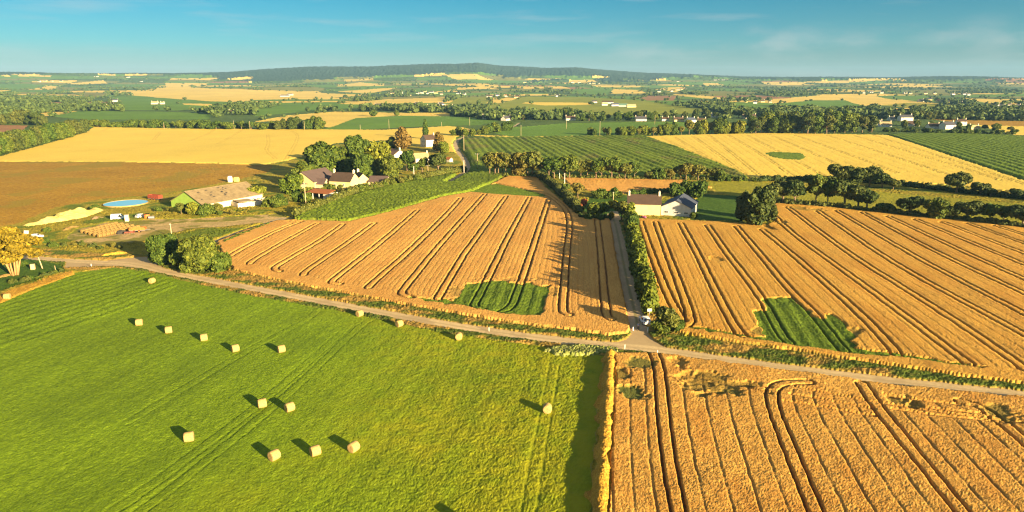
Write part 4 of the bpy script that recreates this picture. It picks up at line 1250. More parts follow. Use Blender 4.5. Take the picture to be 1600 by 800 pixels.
heap('straw_heap', [(36, 355), (70, 350), (105, 342), (140, 334), (157, 329)], 11.0, 3.2, 'long pale yellow straw heap at the edge of the brown field', M['pale_straw'], 3)
heap('dung_heap', [(98, 362), (110, 358), (124, 355)], 4.5, 1.3, 'small brown straw heap at the front of the bale rows', M['old_straw'], 5)
heap('wood_pile', [(143, 345), (152, 342), (164, 341)], 3.0, 1.3, 'orange-brown timber pile between the pale heap and the white vehicle', M['wood'], 6)
heap('rubbish_pile', [(181, 366), (190, 364.5), (199, 364)], 3.6, 1.2, 'dark grey scrap pile at the end of the bale rows', M['dark'], 8)
heap('straw_bank', [(155, 402), (180, 399), (214, 396)], 2.5, 1.0, 'low strip of dry golden grass on the bank above the road fork', F['bank'], 9, 'bank')
heap('earth_mound', [(-5, 434), (8, 432), (20, 430)], 2.6, .7, 'low brown heap of brushwood beside the pale trunks of the yellow tree', M['old_straw'], 10)

# ================================================================== tank
c = G(197, 320)
rad = 31.5 * mpp(c)
root = empty('water_tank', (c.x, c.y, c.z))
tag(root, 'round above-ground pool with pale blue water and tan wall beside the green barn', 'pool')
mb = MB(); n = 48
for r0, z0_, r1, z1_ in ((rad, -.4, rad, .8), (rad, .8, rad - .16, .8), (rad - .16, .8, rad - .16, .2)):
    mb.add([(r0 * math.cos(2 * math.pi * k / n), r0 * math.sin(2 * math.pi * k / n), z0_) for k in range(n)] + [(r1 * math.cos(2 * math.pi * k / n), r1 * math.sin(2 * math.pi * k / n), z1_) for k in range(n)],
           [(k, (k + 1) % n, (k + 1) % n + n, k + n) for k in range(n)])
mb.build('wall', M['tank_wall'], root)
mb = MB(); mb.add([((rad - .17) * math.cos(2 * math.pi * k / n), (rad - .17) * math.sin(2 * math.pi * k / n), 0.76) for k in range(n)], [tuple(range(n))])
mb.build('water_surface', M['pool_water'], root)
mb = MB(); mb.tube([((rad - .1) * math.cos(2 * math.pi * k / n), (rad - .1) * math.sin(2 * math.pi * k / n), 0.82) for k in range(n + 1)], .06, 6, cap=False)
mb.build('rim', M['tank_wall'], root)

# ================================================================== buildings near and middle
def front_house(name, pl, pr, depth, ze, zr, wall, roof, label, cat='house', **k):
    a, b = G(*pl), G(*pr)
    d = (b - a); d.z = 0; d.normalize()
    nrm = Vector((-d.y, d.x, 0))
    if nrm.y < 0: nrm = -nrm
    A = a + nrm * depth / 2; B = b + nrm * depth / 2
    return gable(name, A, B, depth / 2, ze, zr, wall, roof, label, cat, **k)

front_house('farmhouse', (980.5, 337), (1031.5, 338.5), 7.0, 4.8, 7.6, M['cream_wall'], M['brown_roof'],
            'cream house with dark brown roof and two end chimneys beside the lane', chim=(-1, 1), windows=[('back', -2.5, 1.8, 1.2, 1.3), ('back', 2.5, 1.8, 1.2, 1.3)], doors=[('back', 0, 1.1, 1.0, 2.1)])
# lean-to at its left end
a = G(972, 336); b = G(980, 337)
d = (b - a).normalized(); nrm = Vector((-d.y, d.x, 0))
root = empty('lean_to_shed', ((a.x + b.x) / 2, (a.y + b.y) / 2, gz(a.x, a.y)), math.atan2(d.y, d.x))
tag(root, 'low cream lean-to with a dark sloping roof against the left end of the house', 'shed')
hl = (b - a).length / 2 - .06
mb = MB(); mb.prism([(-hl, -.5), (hl, -.5), (hl, 4.3), (-hl, 2.9)], .3, 6.2); mb.build('wall', M['cream_wall'], root)
mb = MB(); mb.prism([(-hl - .3, 2.83), (hl, 4.33), (hl, 4.5), (-hl - .3, 3.0)], .05, 6.5); mb.build('roof', M['slate'], root)

# barn with its gable to the road
a, b = G(1032.5, 337.5), G(1079.5, 341)
d = (b - a); W = d.length; d.normalize(); nrm = Vector((-d.y, d.x, 0))
m0 = a.lerp(b, .5) + nrm * .05
back = (Vector((-.42, .9, 0))).normalized()
back = (back - d * back.dot(d) * .0).normalized()
m1 = m0 + nrm * 17.0
gable('barn', m0, m1, W / 2, 3.7, 6.4, M['grey_wall'], M['blue_slate'], 'grey barn with dark slate roof and three small windows, joined to the cream house', 'barn',
      windows=[('start', -W * .33, 1.75, 1.4, .8), ('start', 0, 1.75, 1.4, .8), ('start', W * .33, 1.75, 1.4, .8)], z0=gz(m0.x, m0.y))

# green-gabled barn
fl, fr = G(253, 326), G(323, 329)
ap = GZ(289, 298.5, 7.4); bk = GZ(384, 283.5, 7.4)
rid = (bk - ap); rid.z = 0; rl = rid.length; rid.normalize()
mid = fl.lerp(fr, .5)
W = (fr - fl).length
dirp = Vector((rid.y, -rid.x, 0))
A = Vector((ap.x, ap.y, 0)); B = A + rid * min(rl, 58)
barn_root = gable('barn', A, B, 9.4, 2.9, 7.4, M['pale_wall'], M['fibre_roof'], 'big barn with a bright green gable and a stained tan sheet roof', 'barn', over=.4, gable_mat=M['green_sheet'],
      z0=gz(A.x, A.y))
BARN = (A, B, rid)
# dark gaps where sheets of the barn roof are missing
bl = (B - A).length / 2
rg = random.Random(17)
sl = (7.4 - 2.9) / 9.4
for k in range(16):
    s_ = -1
    x = -bl + rg.choice((.12, .3, .34, .5, .54)) * 2 * bl + rg.uniform(-1.5, 1.5)
    yy = rg.uniform(.8, 6.5)
    zz = 7.4 - sl * yy + .02 + .16 + .02
    w_, d_ = rg.uniform(.7, 1.5), rg.uniform(.35, .6)
    mb = MB()
    mb.add([(x - w_ / 2, s_ * (yy - d_ / 2), zz + sl * d_ / 2), (x + w_ / 2, s_ * (yy - d_ / 2), zz + sl * d_ / 2), (x + w_ / 2, s_ * (yy + d_ / 2), zz - sl * d_ / 2), (x - w_ / 2, s_ * (yy + d_ / 2), zz - sl * d_ / 2)] +
           [(x - w_ / 2, s_ * (yy - d_ / 2), zz + sl * d_ / 2 - .05), (x + w_ / 2, s_ * (yy - d_ / 2), zz + sl * d_ / 2 - .05), (x + w_ / 2, s_ * (yy + d_ / 2), zz - sl * d_ / 2 - .05), (x - w_ / 2, s_ * (yy + d_ / 2), zz - sl * d_ / 2 - .05)],
           [(0, 1, 2, 3), (7, 6, 5, 4), (0, 4, 5, 1), (1, 5, 6, 2), (2, 6, 7, 3), (3, 7, 4, 0)])
    mb.build('missing_sheet', M['dark'], barn_root)
# farmhouse group behind the shrubs
def ridge_house(name, p0, p1, zr, ze, hw, wall, roof, label, cat='house', **k):
    A, B = GZ(*p0, zr), GZ(*p1, zr)
    return gable(name, A, B, hw, ze, zr, wall, roof, label, cat, **k)
ridge_house('barn', (471, 268.5), (508, 261.5), 8.0, 3.6, 7.0, M['cream_wall'], M['mauve_roof'], 'large farm barn with broad purple-brown roof and cream gables behind the round trees', 'barn', over=.25)
ridge_house('farm_shed', (469, 277.5), (510, 278.5), 4.8, 2.6, 3.4, M['stone_wall'], M['mauve_roof'], 'low stone shed with a mauve roof in front of the large farm barn', 'shed', over=.2)
ridge_house('farmhouse', (521, 268.5), (554, 270), 7.4, 3.8, 4.4, M['cream_wall'], M['brown_roof'], 'stone farmhouse with brown roof, cream gable and two chimneys in the farm group', chim=(-1, 1), over=.15,
            windows=[('front', -2.5, 2.2, .9, 1.2), ('front', 2.2, 2.2, .9, 1.2), ('end', .8, 2.0, .8, 1.1)], doors=[('front', 0, 1.1, 1.0, 2.0)])
ridge_house('farm_annex', (559, 268), (567, 271), 6.2, 3.2, 3.2, M['cream_wall'], M['brown_roof'], 'narrow cream annex behind the right gable of the stone farmhouse', chim=(-1,), over=.12)
ridge_house('farm_shed', (579, 274.5), (606, 275), 4.6, 2.4, 4.0, M['stone_wall'], M['mauve_roof'], 'grey-mauve roofed shed standing alone right of the farmhouse among shrubs', 'shed', over=.3)
# open shed with rusty roof
a, b = G(481, 311), G(519, 314)
d = (b - a); W = d.length; d.normalize(); nrm = Vector((-d.y, d.x, 0))
c = a.lerp(b, .5)
root = empty('open_shed', (c.x, c.y, gz(c.x, c.y)), math.atan2(d.y, d.x))
tag(root, 'open-fronted shed with rusty red roof on posts and a white box end', 'shed')
mb = MB(); mb.prism([(-W / 2 - .3, 0), (W / 2 - 1.6, 0), (W / 2 - 1.6, .14), (-W / 2 - .3, .14)], -.5, 5.2)
me = mb.mesh('roof', M['rust_roof']); ro = link('roof', me, root, (0, 0, 3.05)); ro.rotation_euler = (R(9), 0, 0)
for x in (-W / 2, -W / 4 - .4, -.3): MB().box(x, 0, 1.45, .22, .22, 3.3).build('post', M['paint_white'], root)
MB().box(-W * .2, 4.7, 1.8, W * .62, .2, 3.8).build('back_wall', M['dark'], root)
mb = MB(); mb.prism([(W * .14, -.3), (W / 2, -.3), (W / 2, 3.3), (W * .14, 2.9)], .1, 4.2); mb.build('store_room', M['white_wall'], root)
# roofless shed full of scrap
a, b = G(372, 326), G(439, 318)
c = a.lerp(b, .5); d = b - a; W = d.length
root = empty('ruined_shed', (c.x, c.y, gz(c.x, c.y)), math.atan2(d.y, d.x))
tag(root, 'roofless cream shed with bare rafters beside the track to the farm', 'shed')
for k, (x, y, sx, sy) in enumerate(((0, 0, W, .25), (0, 7, W, .25), (-W / 2 + .13, 3.5, .25, 6.74), (W / 2 - .13, 3.5, .25, 6.74))):
    MB().box(x, y, .85, sx, sy, 2.6).build('wall', M['pale_wall'], root)
for k in range(9):
    x = -W / 2 + (k + .8) * W / 9.6
    MB().box(x, 3.5, 2.28, .22, 6.7, .2).build('rafter', M['wood'], root)
MB().box(-W * .3, 3.5, 2.5, W * .34, 6.9, .12).build('roof_sheet', M['pale_roof'], root)
# white two-storey house and its neighbours
ap = GZ(661, 212.5, 9.2)
vdir = Vector((.80, .60, 0)).normalized()
gable('house', ap, ap + vdir * 9.5, 4.4, 5.9, 9.2, M['white_wall'], M['brown_roof'], 'tall white two-storey house with steep brown roof, below a poplar', 'house', chim=(1,), over=.25,
      windows=[('start', -1.6, 1.6, .9, 1.3), ('start', 1.6, 1.6, .9, 1.3), ('start', -1.4, 4.3, .9, 1.3), ('start', 1.4, 4.3, .9, 1.3), ('front', -2.4, 4.3, .9, 1.3), ('front', 2.4, 4.3, .9, 1.3), ('front', -2.4, 1.6, .9, 1.3)], doors=[('front', 1.2, 1.0, 1.0, 2.1)])
ridge_house('house', (646, 241), (668, 240), 5.6, 3.0, 4.6, M['white_wall'], M['pale_roof'], 'low white bungalow with pale tan roof in front of the tall white house', chim=(.9,), windows=[('front', -2, 1.6, 1.2, 1.1), ('front', 2, 1.6, 1.2, 1.1)])
ridge_house('house', (607, 233), (625, 236), 6.0, 3.2, 4.4, M['white_wall'], M['pink_roof'], 'white house with pinkish roof half hidden by the farm trees', chim=(1,), windows=[('end', 0, 1.8, 1.0, 1.1)])
ridge_house('garden_shed', (699, 247), (705, 247.5), 3.0, 2.0, 1.6, M['pale_wall'], M['rust_roof'], 'small shed with red roof beside the upper road near the pale-trunked tree', 'shed', over=.15)

# ---- houses farther off
def far_house(px, py, wpx, label, wall='white_wall', roof='slate', rot=0, ze=3.2, dp=None, chim=(-1, 1), group=None, cat='house', steep=.75, win=True):
    c = G(px, py)
    w = wpx * mpp(c) / max(.6, abs(math.cos(R(rot))))
    dp = dp or min(8.0, max(5.5, w * .6))
    a = R(rot) + math.atan2(-c.x, c.y) * 0
    d = Vector((math.cos(a), math.sin(a), 0)); n = Vector((-d.y, d.x, 0))
    m = c + n * dp / 2
    w = max(w, 5.0)
    ws = []
    if win and w > 7:
        ws = [('front', t * w / 2, 1.7, .9, 1.2) for t in (-.6, 0.1, .6)]
        if ze > 4.5: ws += [('front', t * w / 2, 4.2, .9, 1.1) for t in (-.6, .6)]
    return gable('house' if cat == 'house' else cat.replace(' ', '_'), m - d * w / 2, m + d * w / 2, dp / 2, ze, ze + dp / 2 * steep, M[wall], M[roof], label, cat, chim=chim, group=group, windows=ws, over=.25, z0=c.z)

V = 'houses of the village beyond the right wheat field'
for a in [(1374, 196, 15, 'white house with grey roof, leftmost of the village beyond the right wheat field', 'white_wall', 'slate', 15),
          (1384, 199, 17, 'low pale shed with green-grey gable in front of the leftmost village house', 'grey_wall', 'pale_roof', -10),
          (1417, 190, 20, 'long white house with dark roof and chimneys at the back of the right village', 'white_wall', 'slate', 5),
          (1427, 198, 18, 'white house with broad brown roof near the middle of the right village', 'white_wall', 'brown_roof', -8),
          (1461, 202, 18, 'low white bungalow with dark brown roof in the right village', 'white_wall', 'brown_roof', 4),
          (1485, 203, 20, 'big white two-storey house with grey roof in the right village', 'white_wall', 'slate', 18),
          (1503, 197, 14, 'white house with red-brown roof behind the big two-storey one', 'white_wall', 'brown_roof', -5),
          (1524, 204, 15, 'flat-looking cream house at the right end of the village', 'cream_wall', 'pale_roof', 6),
          (1395, 189, 10, 'small white cottage behind trees at the back of the right village', 'white_wall', 'slate', 20)]:
    far_house(*a, ze=5.0 if 'storey' in a[3] or 'long' in a[3] else 3.0, group=V)
V = 'houses along the lane behind the big maize field'
for a in [(1002, 190, 17, 'low white cottage with grey roof, leftmost in the row behind the green field', 'pale_wall', 'slate', 3),
          (1040, 190, 11, 'white house with brown roof, second from the left in the row behind the green field', 'white_wall', 'brown_roof', 0),
          (1061, 191, 15, 'cream house with brown roof, third from the left in the row behind the green field', 'cream_wall', 'brown_roof', 5),
          (1082, 192, 14, 'white gabled house with blue-grey roof in the row behind the green field', 'white_wall', 'blue_slate', 30),
          (1097, 192, 13, 'white house with brown roof right of the blue-grey gable', 'white_wall', 'brown_roof', 0),
          (1117, 184, 10, 'dark slate house under the big trees, right of the row', 'grey_wall', 'blue_slate', 20),
          (1171, 186, 20, 'brown-roofed long house set back among the tall trees', 'pale_wall', 'brown_roof', -5),
          (1217, 186, 10, 'small cream house with brown roof among the dark pines', 'cream_wall', 'brown_roof', 0),
          (1309, 188, 15, 'white house with grey roof between the dark pines and the village', 'white_wall', 'slate', 10),
          (892, 189, 15, 'white bungalow with brown roof right of the poplars', 'white_wall', 'brown_roof', 8),
          (835, 187, 16, 'white house with slate roof left of the poplars', 'white_wall', 'slate', 12),
          (796, 189, 12, 'big white gable end standing by the upper road', 'white_wall', 'slate', 60),
          (768, 187, 28, 'long low house with purple-brown roof left of the white gable', 'pale_wall', 'mauve_roof', 0)]:
    far_house(*a, group=V)
V = 'farm on the bright green pasture'
for a in [(929, 161, 8, 'small white house at the left end of the pasture farm', 'white_wall', 'slate', 0),
          (950, 162, 17, 'white farmhouse with red-brown roof on the bright pasture', 'white_wall', 'brown_roof', 0),
          (962, 166, 13, 'dark slate shed in the middle of the pasture farm', 'grey_wall', 'blue_slate', 15),
          (974, 167, 14, 'greenish sheet-roofed barn of the pasture farm', 'pale_wall', 'green_roof', -10),
          (987, 168, 14, 'cream barn at the right end of the pasture farm', 'cream_wall', 'pale_roof', 5),
          (945, 165, 9, 'low white byre in front of the pasture farmhouse', 'white_wall', 'pale_roof', 3)]:
    far_house(*a, group=V, chim=(), win=False)
V = 'scattered houses in the valley'
for a in [(676, 169, 16, 'white house with pinkish-brown roof, rightmost big one below the pale strip field', 'white_wall', 'pink_roof', 8),
          (624, 168, 16, 'white house with red-brown roof in the valley left of centre', 'white_wall', 'brown_roof', -6),
          (606, 167, 10, 'small white house between two larger ones in the valley', 'white_wall', 'slate', 0),
          (592, 167, 12, 'white cottage with grey roof, left end of the valley group', 'white_wall', 'slate', 10),
          (701, 169, 12, 'low white house right of the pinkish roof in the valley', 'white_wall', 'pale_roof', 0),
          (691, 165, 7, 'small steep white gable behind the valley houses', 'white_wall', 'slate', 60),
          (651, 164, 6, 'tiny white house at the end of the pale strip field', 'white_wall', 'slate', 0),
          (765, 152, 9, 'white house left of the cluster on the far pasture edge', 'white_wall', 'brown_roof', 0),
          (778, 150, 7, 'middle house of the cluster on the far pasture edge', 'white_wall', 'slate', 20),
          (793, 151, 9, 'white house with red roof right of the cluster on the far pasture edge', 'white_wall', 'rust_roof', 0),
          (808, 153, 9, 'cream house at the left tip of the bright pasture', 'cream_wall', 'brown_roof', 0),
          (872, 151, 7, 'lone white house on the upper edge of the bright pasture', 'white_wall', 'slate', 40),
          (445, 151, 14, 'grey barn at the far yellow fields, left of centre', 'grey_wall', 'slate', 5),
          (454, 149, 7, 'white house right behind the grey barn at the far yellow fields', 'white_wall', 'slate', 40),
          (163, 164, 18, 'white farmhouse with brown roof in the far left wood', 'white_wall', 'brown_roof', 0),
          (180, 159, 7, 'small white gable above the farmhouse in the far left wood', 'white_wall', 'slate', 50),
          (172, 167, 10, 'low white shed below the farmhouse in the far left wood', 'white_wall', 'pale_roof', 0),
          (241, 163, 10, 'pale low barn on the far left green field', 'pale_wall', 'pale_roof', 0),
          (253, 163, 6, 'small pale shed right of the low barn on the far left green field', 'pale_wall', 'pale_roof', 0),
          (149, 198, 10, 'dark-roofed cottage with a white chimney end at the corner of the left yellow field', 'white_wall', 'slate', 10),
          (392, 178, 7, 'small white house at the right end of the far left trees', 'white_wall', 'slate', 0),
          (361, 178, 8, 'pale house half hidden in the far left trees', 'pale_wall', 'brown_roof', 0)]:
    far_house(*a, group=V, win=False)
# white specks of far villages: each one a house, too far to show more than walls, roof and chimney
RH = random.Random(5)
def specks(pts, place, group, w=(4, 6.5)):
    pts = sorted(pts)
    for i, (x, y) in enumerate(pts):
        far_house(x, y, RH.uniform(*w), f'tiny white house, {nth(i)} from the left in {place}', RH.choice(['white_wall', 'white_wall', 'cream_wall']), RH.choice(['slate', 'slate', 'brown_roof']), RH.uniform(-25, 25), chim=(1,), group=group, win=False)
specks([(605, 148), (613, 147), (622, 148), (626, 146), (640, 150), (652, 147), (659, 146), (668, 147), (674, 145), (681, 146), (690, 148), (664, 144), (716, 147), (725, 148)], 'the far village left of the pasture', 'houses of the far village left')
specks([(828, 119), (834, 118.5), (841, 119.5), (848, 118.5), (853, 120), (860, 117.5), (890, 118), (900, 117), (921, 120), (930, 119), (937, 120)], 'the village high on the wooded hill', 'houses on the wooded hill', (3, 5))
specks([(1118, 125.5), (1124, 125), (1130, 125.3), (1136, 125), (1143, 125.2), (1157, 124.8), (1060, 128), (980, 127)], 'the skyline row right of the hill', 'houses on the skyline', (3.5, 6))
specks([(921, 131), (928, 130.5), (935, 131), (905, 129), (895, 129), (830, 129), (820, 129)], 'the row at the foot of the hill', 'houses at the foot of the hill', (3.5, 5.5))
specks([(1060, 141), (1066, 140), (1071, 141), (1050, 143), (1030, 144)], 'the hamlet on the far tan field', 'houses of the tan field hamlet')
specks([(1350, 146), (1362, 145), (1378, 146), (1415, 146), (1423, 147), (1447, 147), (1461, 147), (1490, 148), (1508, 148), (1514, 149)], 'the line right of the yellow slope', 'far line of houses right')
specks([(1452, 157), (1468, 160), (1474, 160), (1486, 161), (1496, 162), (1502, 163), (1440, 159)], 'the hamlet below the far green fields', 'hamlet below the far green fields', (5, 9))
specks([(1552, 167), (1560, 166), (1567, 168), (1576, 166), (1583, 169), (1592, 168), (1597, 170)], 'the hamlet at the far right edge', 'hamlet at the far right edge', (5, 9))
specks([(1166, 160), (1180, 162), (1192, 160), (1204, 161)], 'the hamlet left of the long yellow slope', 'hamlet left of the yellow slope')
specks([(60, 128), (150, 120), (200, 121), (70, 127), (80, 128), (95, 127.5), (220, 128)], 'the far left skyline', 'houses on the left skyline', (3, 6))

# ================================================================== trees and hedges
FARM = 'trees round the farm'
tree('great1', 258, 412, 50, 'smaller of two big round green trees at the road fork, left one', 'tree', 'big trees at the road fork', wide=.92)
tree('great2', 314, 424, 58, 'larger of two big round green trees at the road fork, right one', 'tree', 'big trees at the road fork', wide=1.05)
tree('bush1', 341, 426, 34, 'bush on the right side of the larger round tree at the fork', 'bush')
tree('bush2', 291, 418, 34, 'dark bush wedged between the two round trees at the fork', 'bush')
tree('tall1', 505, 280, 62, 'largest round tree of the farm, behind the broad mauve roof', 'tree', FARM, wide=1.15)
tree('tall2', 474, 290, 42, 'round tree left of the broad mauve farm roof', 'tree', FARM)
tree('light1', 455, 303, 34, 'light green tree in front of the low stone shed', 'tree', FARM)
tree('tall3', 560, 260, 52, 'tall dark tree at the top of the farm clump, left one', 'tree', FARM)
tree('tall2', 537, 272, 46, 'tree between the largest round one and the tall dark one', 'tree', FARM)
tree('light2', 588, 278, 60, 'tall yellow-green tree in the middle of the farm clump', 'tree', FARM, wide=.8)
tree('tall1', 612, 284, 44, 'broad green tree right of the tall yellow-green one', 'tree', FARM)
tree('tall3', 570, 282, 44, 'dark green tree behind the right gable of the farmhouse', 'tree', FARM)
tree('light1', 548, 276, 32, 'pale green tree just above the farmhouse roof', 'tree', FARM)
tree('ash1', 636, 268, 34, 'slim green tree in front of the pinkish-roofed house', 'tree', FARM)
tree('rust1', 629, 233, 34, 'large rust-brown conifer left of the tall white house', 'tree', FARM, wide=1.25)
tree('poplar1', 665, 218, 30, 'narrow poplar standing right behind the tall white house', 'tree', FARM, wide=1.25)
tree('rust2', 686, 237, 30, 'rust-brown conifer right of the tall white house', 'tree', FARM)
tree('light2', 695, 240, 20, 'green bush-like tree at the foot of the right rust-brown conifer', 'tree', FARM)
tree('tall2', 613, 232, 20, 'dark round tree left of the rust-brown conifer', 'tree', FARM, wide=1.2)
tree('oak1', 685, 270, 32, 'spreading tree with pale forked trunk near the upper road', 'tree', FARM)
tree('ash2', 660, 270, 24, 'small tree below the pale bungalow', 'tree', FARM)
tree('ash3', 645, 276, 22, 'green tree by the poles at the edge of the farm', 'tree', FARM)
for i, (x, y, h, k) in enumerate([(530, 300, 15, 'bush1'), (545, 303, 14, 'bush2'), (560, 300, 13, 'bush3'), (575, 297, 12, 'bush1'), (592, 296, 13, 'bush2'), (608, 292, 12, 'bush3'), (625, 288, 12, 'bush1'), (500, 300, 13, 'bush2'), (488, 302, 12, 'bush3'), (515, 298, 13, 'bush1'), (642, 283, 11, 'bush2'), (660, 280, 11, 'bush3'), (676, 277, 11, 'bush1')]):
    pass
tree_row(['bush1', 'bush2', 'bush3', 'light1', 'olive1'], [(470, 308), (520, 302), (560, 302), (610, 294), (680, 278), (712, 270)], 18, [15, 11], 'the shrubbery between the farmhouse and the maize strip', 'shrubbery in front of the farmhouse', 'bush', word='bush', jit=(4, 2))
tree_row(['bush1', 'bush2', 'olive2', 'bush3'], [(420, 328), (440, 322), (462, 316), (480, 318)], 8, 15, 'the dark bushes beside the roofless shed', 'bushes beside the roofless shed', 'bush', word='bush', jit=(4, 3))
tree('light1', 398, 312, 24, 'round light green bush against the roof of the green-gabled barn', 'bush', None, wide=1.3)
tree('bush1', 380, 316, 13, 'low bush at the foot of the barn right of its white wall', 'bush')
tree_row(['bush1', 'olive3', 'bush2', 'light2'], [(280, 334), (300, 336), (325, 337), (345, 335)], 6, 18, 'front of the green-gabled barn', 'bushes in front of the green barn', 'bush', word='bush', jit=(4, 1.5))
tree_row(['bush3', 'olive1', 'bush2'], [(235, 331), (262, 332), (350, 338), (372, 336)], 7, 9, 'the low scrub along the barn yard', 'low scrub along the barn yard', 'bush', word='shrub', jit=(4, 1.5))
tree_row(['bush3', 'olive1'], [(128, 332), (145, 328), (158, 330)], 4, 10, 'the scrub between the pale heap and the pool', 'scrub beside the pool', 'bush', word='bush', jit=(3, 1.5))
tree_row(['bush3', 'olive1', 'shrub1'], [(60, 384), (100, 386), (150, 387), (200, 391)], 9, 9, 'the rough bank above the road fork', 'bushes on the rough bank', 'bush', word='bush', jit=(5, 3))
tree('bush2', 75, 364, 9, 'round green bush in front of the pale straw heap', 'bush')
# yellow tree with many pale stems at the left edge
p = G(24, 431)
root = empty('tree', (p.x, p.y, p.z))
tag(root, 'yellow-leaved tree on a fan of pale bare stems at the left edge', 'tree')
s = mpp(p)
lob = []
rg = random.Random(4)
for i in range(46):
    a = rg.uniform(0, 6.28); q = rg.uniform(.0, 6.2) ; z = rg.uniform(4.6, 11.4)
    q *= math.sqrt(max(.1, 1 - ((z - 7.0) / 5.4) ** 2))
    lob.append((math.cos(a) * q - .6, math.sin(a) * q, z, rg.uniform(1.2, 2.0), rg.uniform(.7, 1.1)))
link('crown', leaf_cloud('crown', lob, 7000, .30, M['leaf_gold_tree'], 44, core=.6), root)
mb = MB()
for i in range(9):
    a = rg.uniform(0, 6.28); q = rg.uniform(1.2, 3.8)
    mb.tube([(math.cos(a) * .5, math.sin(a) * .4, -.3), (math.cos(a) * (.5 + q * .22), math.sin(a) * (.4 + q * .22), 2.4), (math.cos(a) * q * .6, math.sin(a) * q * .6, 5.0), (math.cos(a) * q, math.sin(a) * q, 7.6)], [.27, .23, .16, .07], 7)
mb.build('trunk', M['pale_bark'], root, True)
root.scale = (s * 78 / 12.2,) * 3
tree_row(['shrub1', 'shrub1', 'bush3'], [(14, 445), (40, 440), (70, 433), (100, 424)], 11, 7, 'the clipped row at the corner garden edge', 'clipped shrubs at the corner garden', 'shrub', word='shrub', jit=(2, 1), wide=.9)
tree('bush3', 38, 416, 9, 'dark round bush on the corner lawn behind the yellow tree', 'bush')
# hedges by the lanes
hedge('hedge', [(984, 344), (988, 385), (997, 430), (1008, 470), (1014, 492)], 6.4, 3.0, 'tall green hedge along the right side of the lane, up to the cream house', 'leaf_light', 101, 9, .34, var=.25, core=.66)
tree_row(['ash1', 'bush1', 'ash2', 'olive1'], [(987, 372), (993, 405), (1000, 440), (1008, 478)], 6, 40, 'the lane hedge, counted by their tops', 'young trees in the lane hedge', 'tree', jit=(2, 8), hv=.2, wide=.62)
tree('olive1', 1041, 523, 48, 'large olive-brown bush at the corner of the lane and the road', 'bush', None, wide=1.05)
tree('bush2', 1030, 522, 24, 'dark green bush at the foot of the large olive-brown one by the road', 'bush')
tree('bush1', 1056, 519, 22, 'low bush right of the large olive-brown one by the road', 'bush')
hedge('hedge', [(838, 277), (852, 284), (872, 300), (890, 318), (903, 334)], 3.6, 3.2, 'dark hedge beside the wheat, running down to the garden of the cream house', 'leaf_dark', 102)
hedge('hedge', [(905, 342), (925, 344), (952, 344)], 1.8, 1.8, 'clipped dark hedge between the garden and the middle wheat field', 'leaf_dark', 103)
hedge('hedge', [(461, 341), (505, 324), (560, 303), (620, 289), (690, 275), (728, 268)], 3.4, 2.6, 'long olive and rust hedge along the back of the maize strip', 'leaf_olive', 104)
hedge('hedge', [(985, 305), (1010, 304), (1035, 303), (1060, 303)], 2.2, 2.4, 'hedge behind the cream house along the small wheat field', 'leaf', 105)
hedge('hedge', [(1035, 346), (1090, 348), (1150, 352)], .6, .9, 'low thin hedge between the barn and the right wheat field', 'leaf_olive', 106)
hedge('hedge', [(1212, 319), (1300, 326), (1420, 339), (1500, 346), (1600, 358), (1720, 372)], 2.2, 3.0, 'dark low hedge between the right wheat field and the yellow-green strip', 'leaf_dark', 107)
hedge('hedge', [(1180, 284), (1300, 283), (1400, 290), (1500, 302), (1600, 313), (1720, 328)], 2.6, 3.2, 'dark hedge between the yellow-green strip and the pale wheat', 'leaf_dark', 108)
hedge('hedge', [(770, 276), (850, 278), (930, 280), (1010, 281), (1090, 282), (1160, 283)], 1.8, 2.6, 'undergrowth hedge along the foot of the big maize field', 'leaf_olive', 109)
hedge('hedge', [(350, 381), (385, 366), (420, 352)], .9, 1.4, 'low green bank hedge along the track beside the middle wheat field', 'leaf', 110)
# garden of the cream house
GARD = 'garden plants by the cream house'
tree('red1', 912, 322, 12, 'red-leaved shrub in the garden, upper one', 'shrub', GARD)
tree('red1', 906, 327, 9, 'red-leaved shrub in the garden, lower one', 'shrub', GARD)
tree('light1', 929, 340, 26, 'bright green round tree right of the red shrubs', 'tree', GARD)
tree('ash3', 944, 340, 26, 'green tree in the middle of the garden', 'tree', GARD)
tree('gold1', 957, 325, 12, 'golden shrub in the garden, bigger one at the back', 'shrub', GARD)
tree('gold1', 956, 340, 9, 'small golden shrub at the garden gate', 'shrub', GARD)
tree('olive2', 971, 346, 36, 'olive-brown tree at the left corner of the cream house', 'tree', GARD)
tree('olive3', 903, 311, 28, 'round tree behind the red shrubs at the field corner', 'tree', GARD)
tree('ash1', 884, 302, 16, 'small tree by the two white poles', 'tree', GARD)
tree('bush1', 920, 345, 12, 'dark bush at the lower left corner of the garden', 'bush', GARD)
tree('bush2', 938, 346, 11, 'dark bush at the lower edge of the garden', 'bush', GARD)
tree_row(['bush1', 'light2', 'bush2'], [(925, 310), (950, 310), (975, 309)], 5, 14, 'the back of the garden', 'shrubs at the back of the garden', 'shrub', word='shrub')
tree_row(['ash1', 'bush2', 'light1', 'ash2'], [(1055, 308), (1075, 306), (1095, 310)], 5, 24, 'the clump behind the slate-roofed barn', 'trees behind the barn', 'tree')
tree('bush1', 1083, 342, 12, 'round bush against the right wall of the grey barn', 'bush', GARD)
p = G(993, 342)
for i, x in enumerate((984, 989, 995, 1001, 1006)):
    tree('shrub1' if 1 < i < 4 else 'gold1', x, 341.5, 5, f'flowering plant, {nth(i)} from the left in the bed before the cream wall', 'plant', 'flower bed before the cream house', name='flowering_plant')
KIND['pink1'] = (1.4, leaf_cloud('crown', bush_lobes(84, 1.3, 1.4, 6), 350, .16, M['leaf_pink'], 84), None)
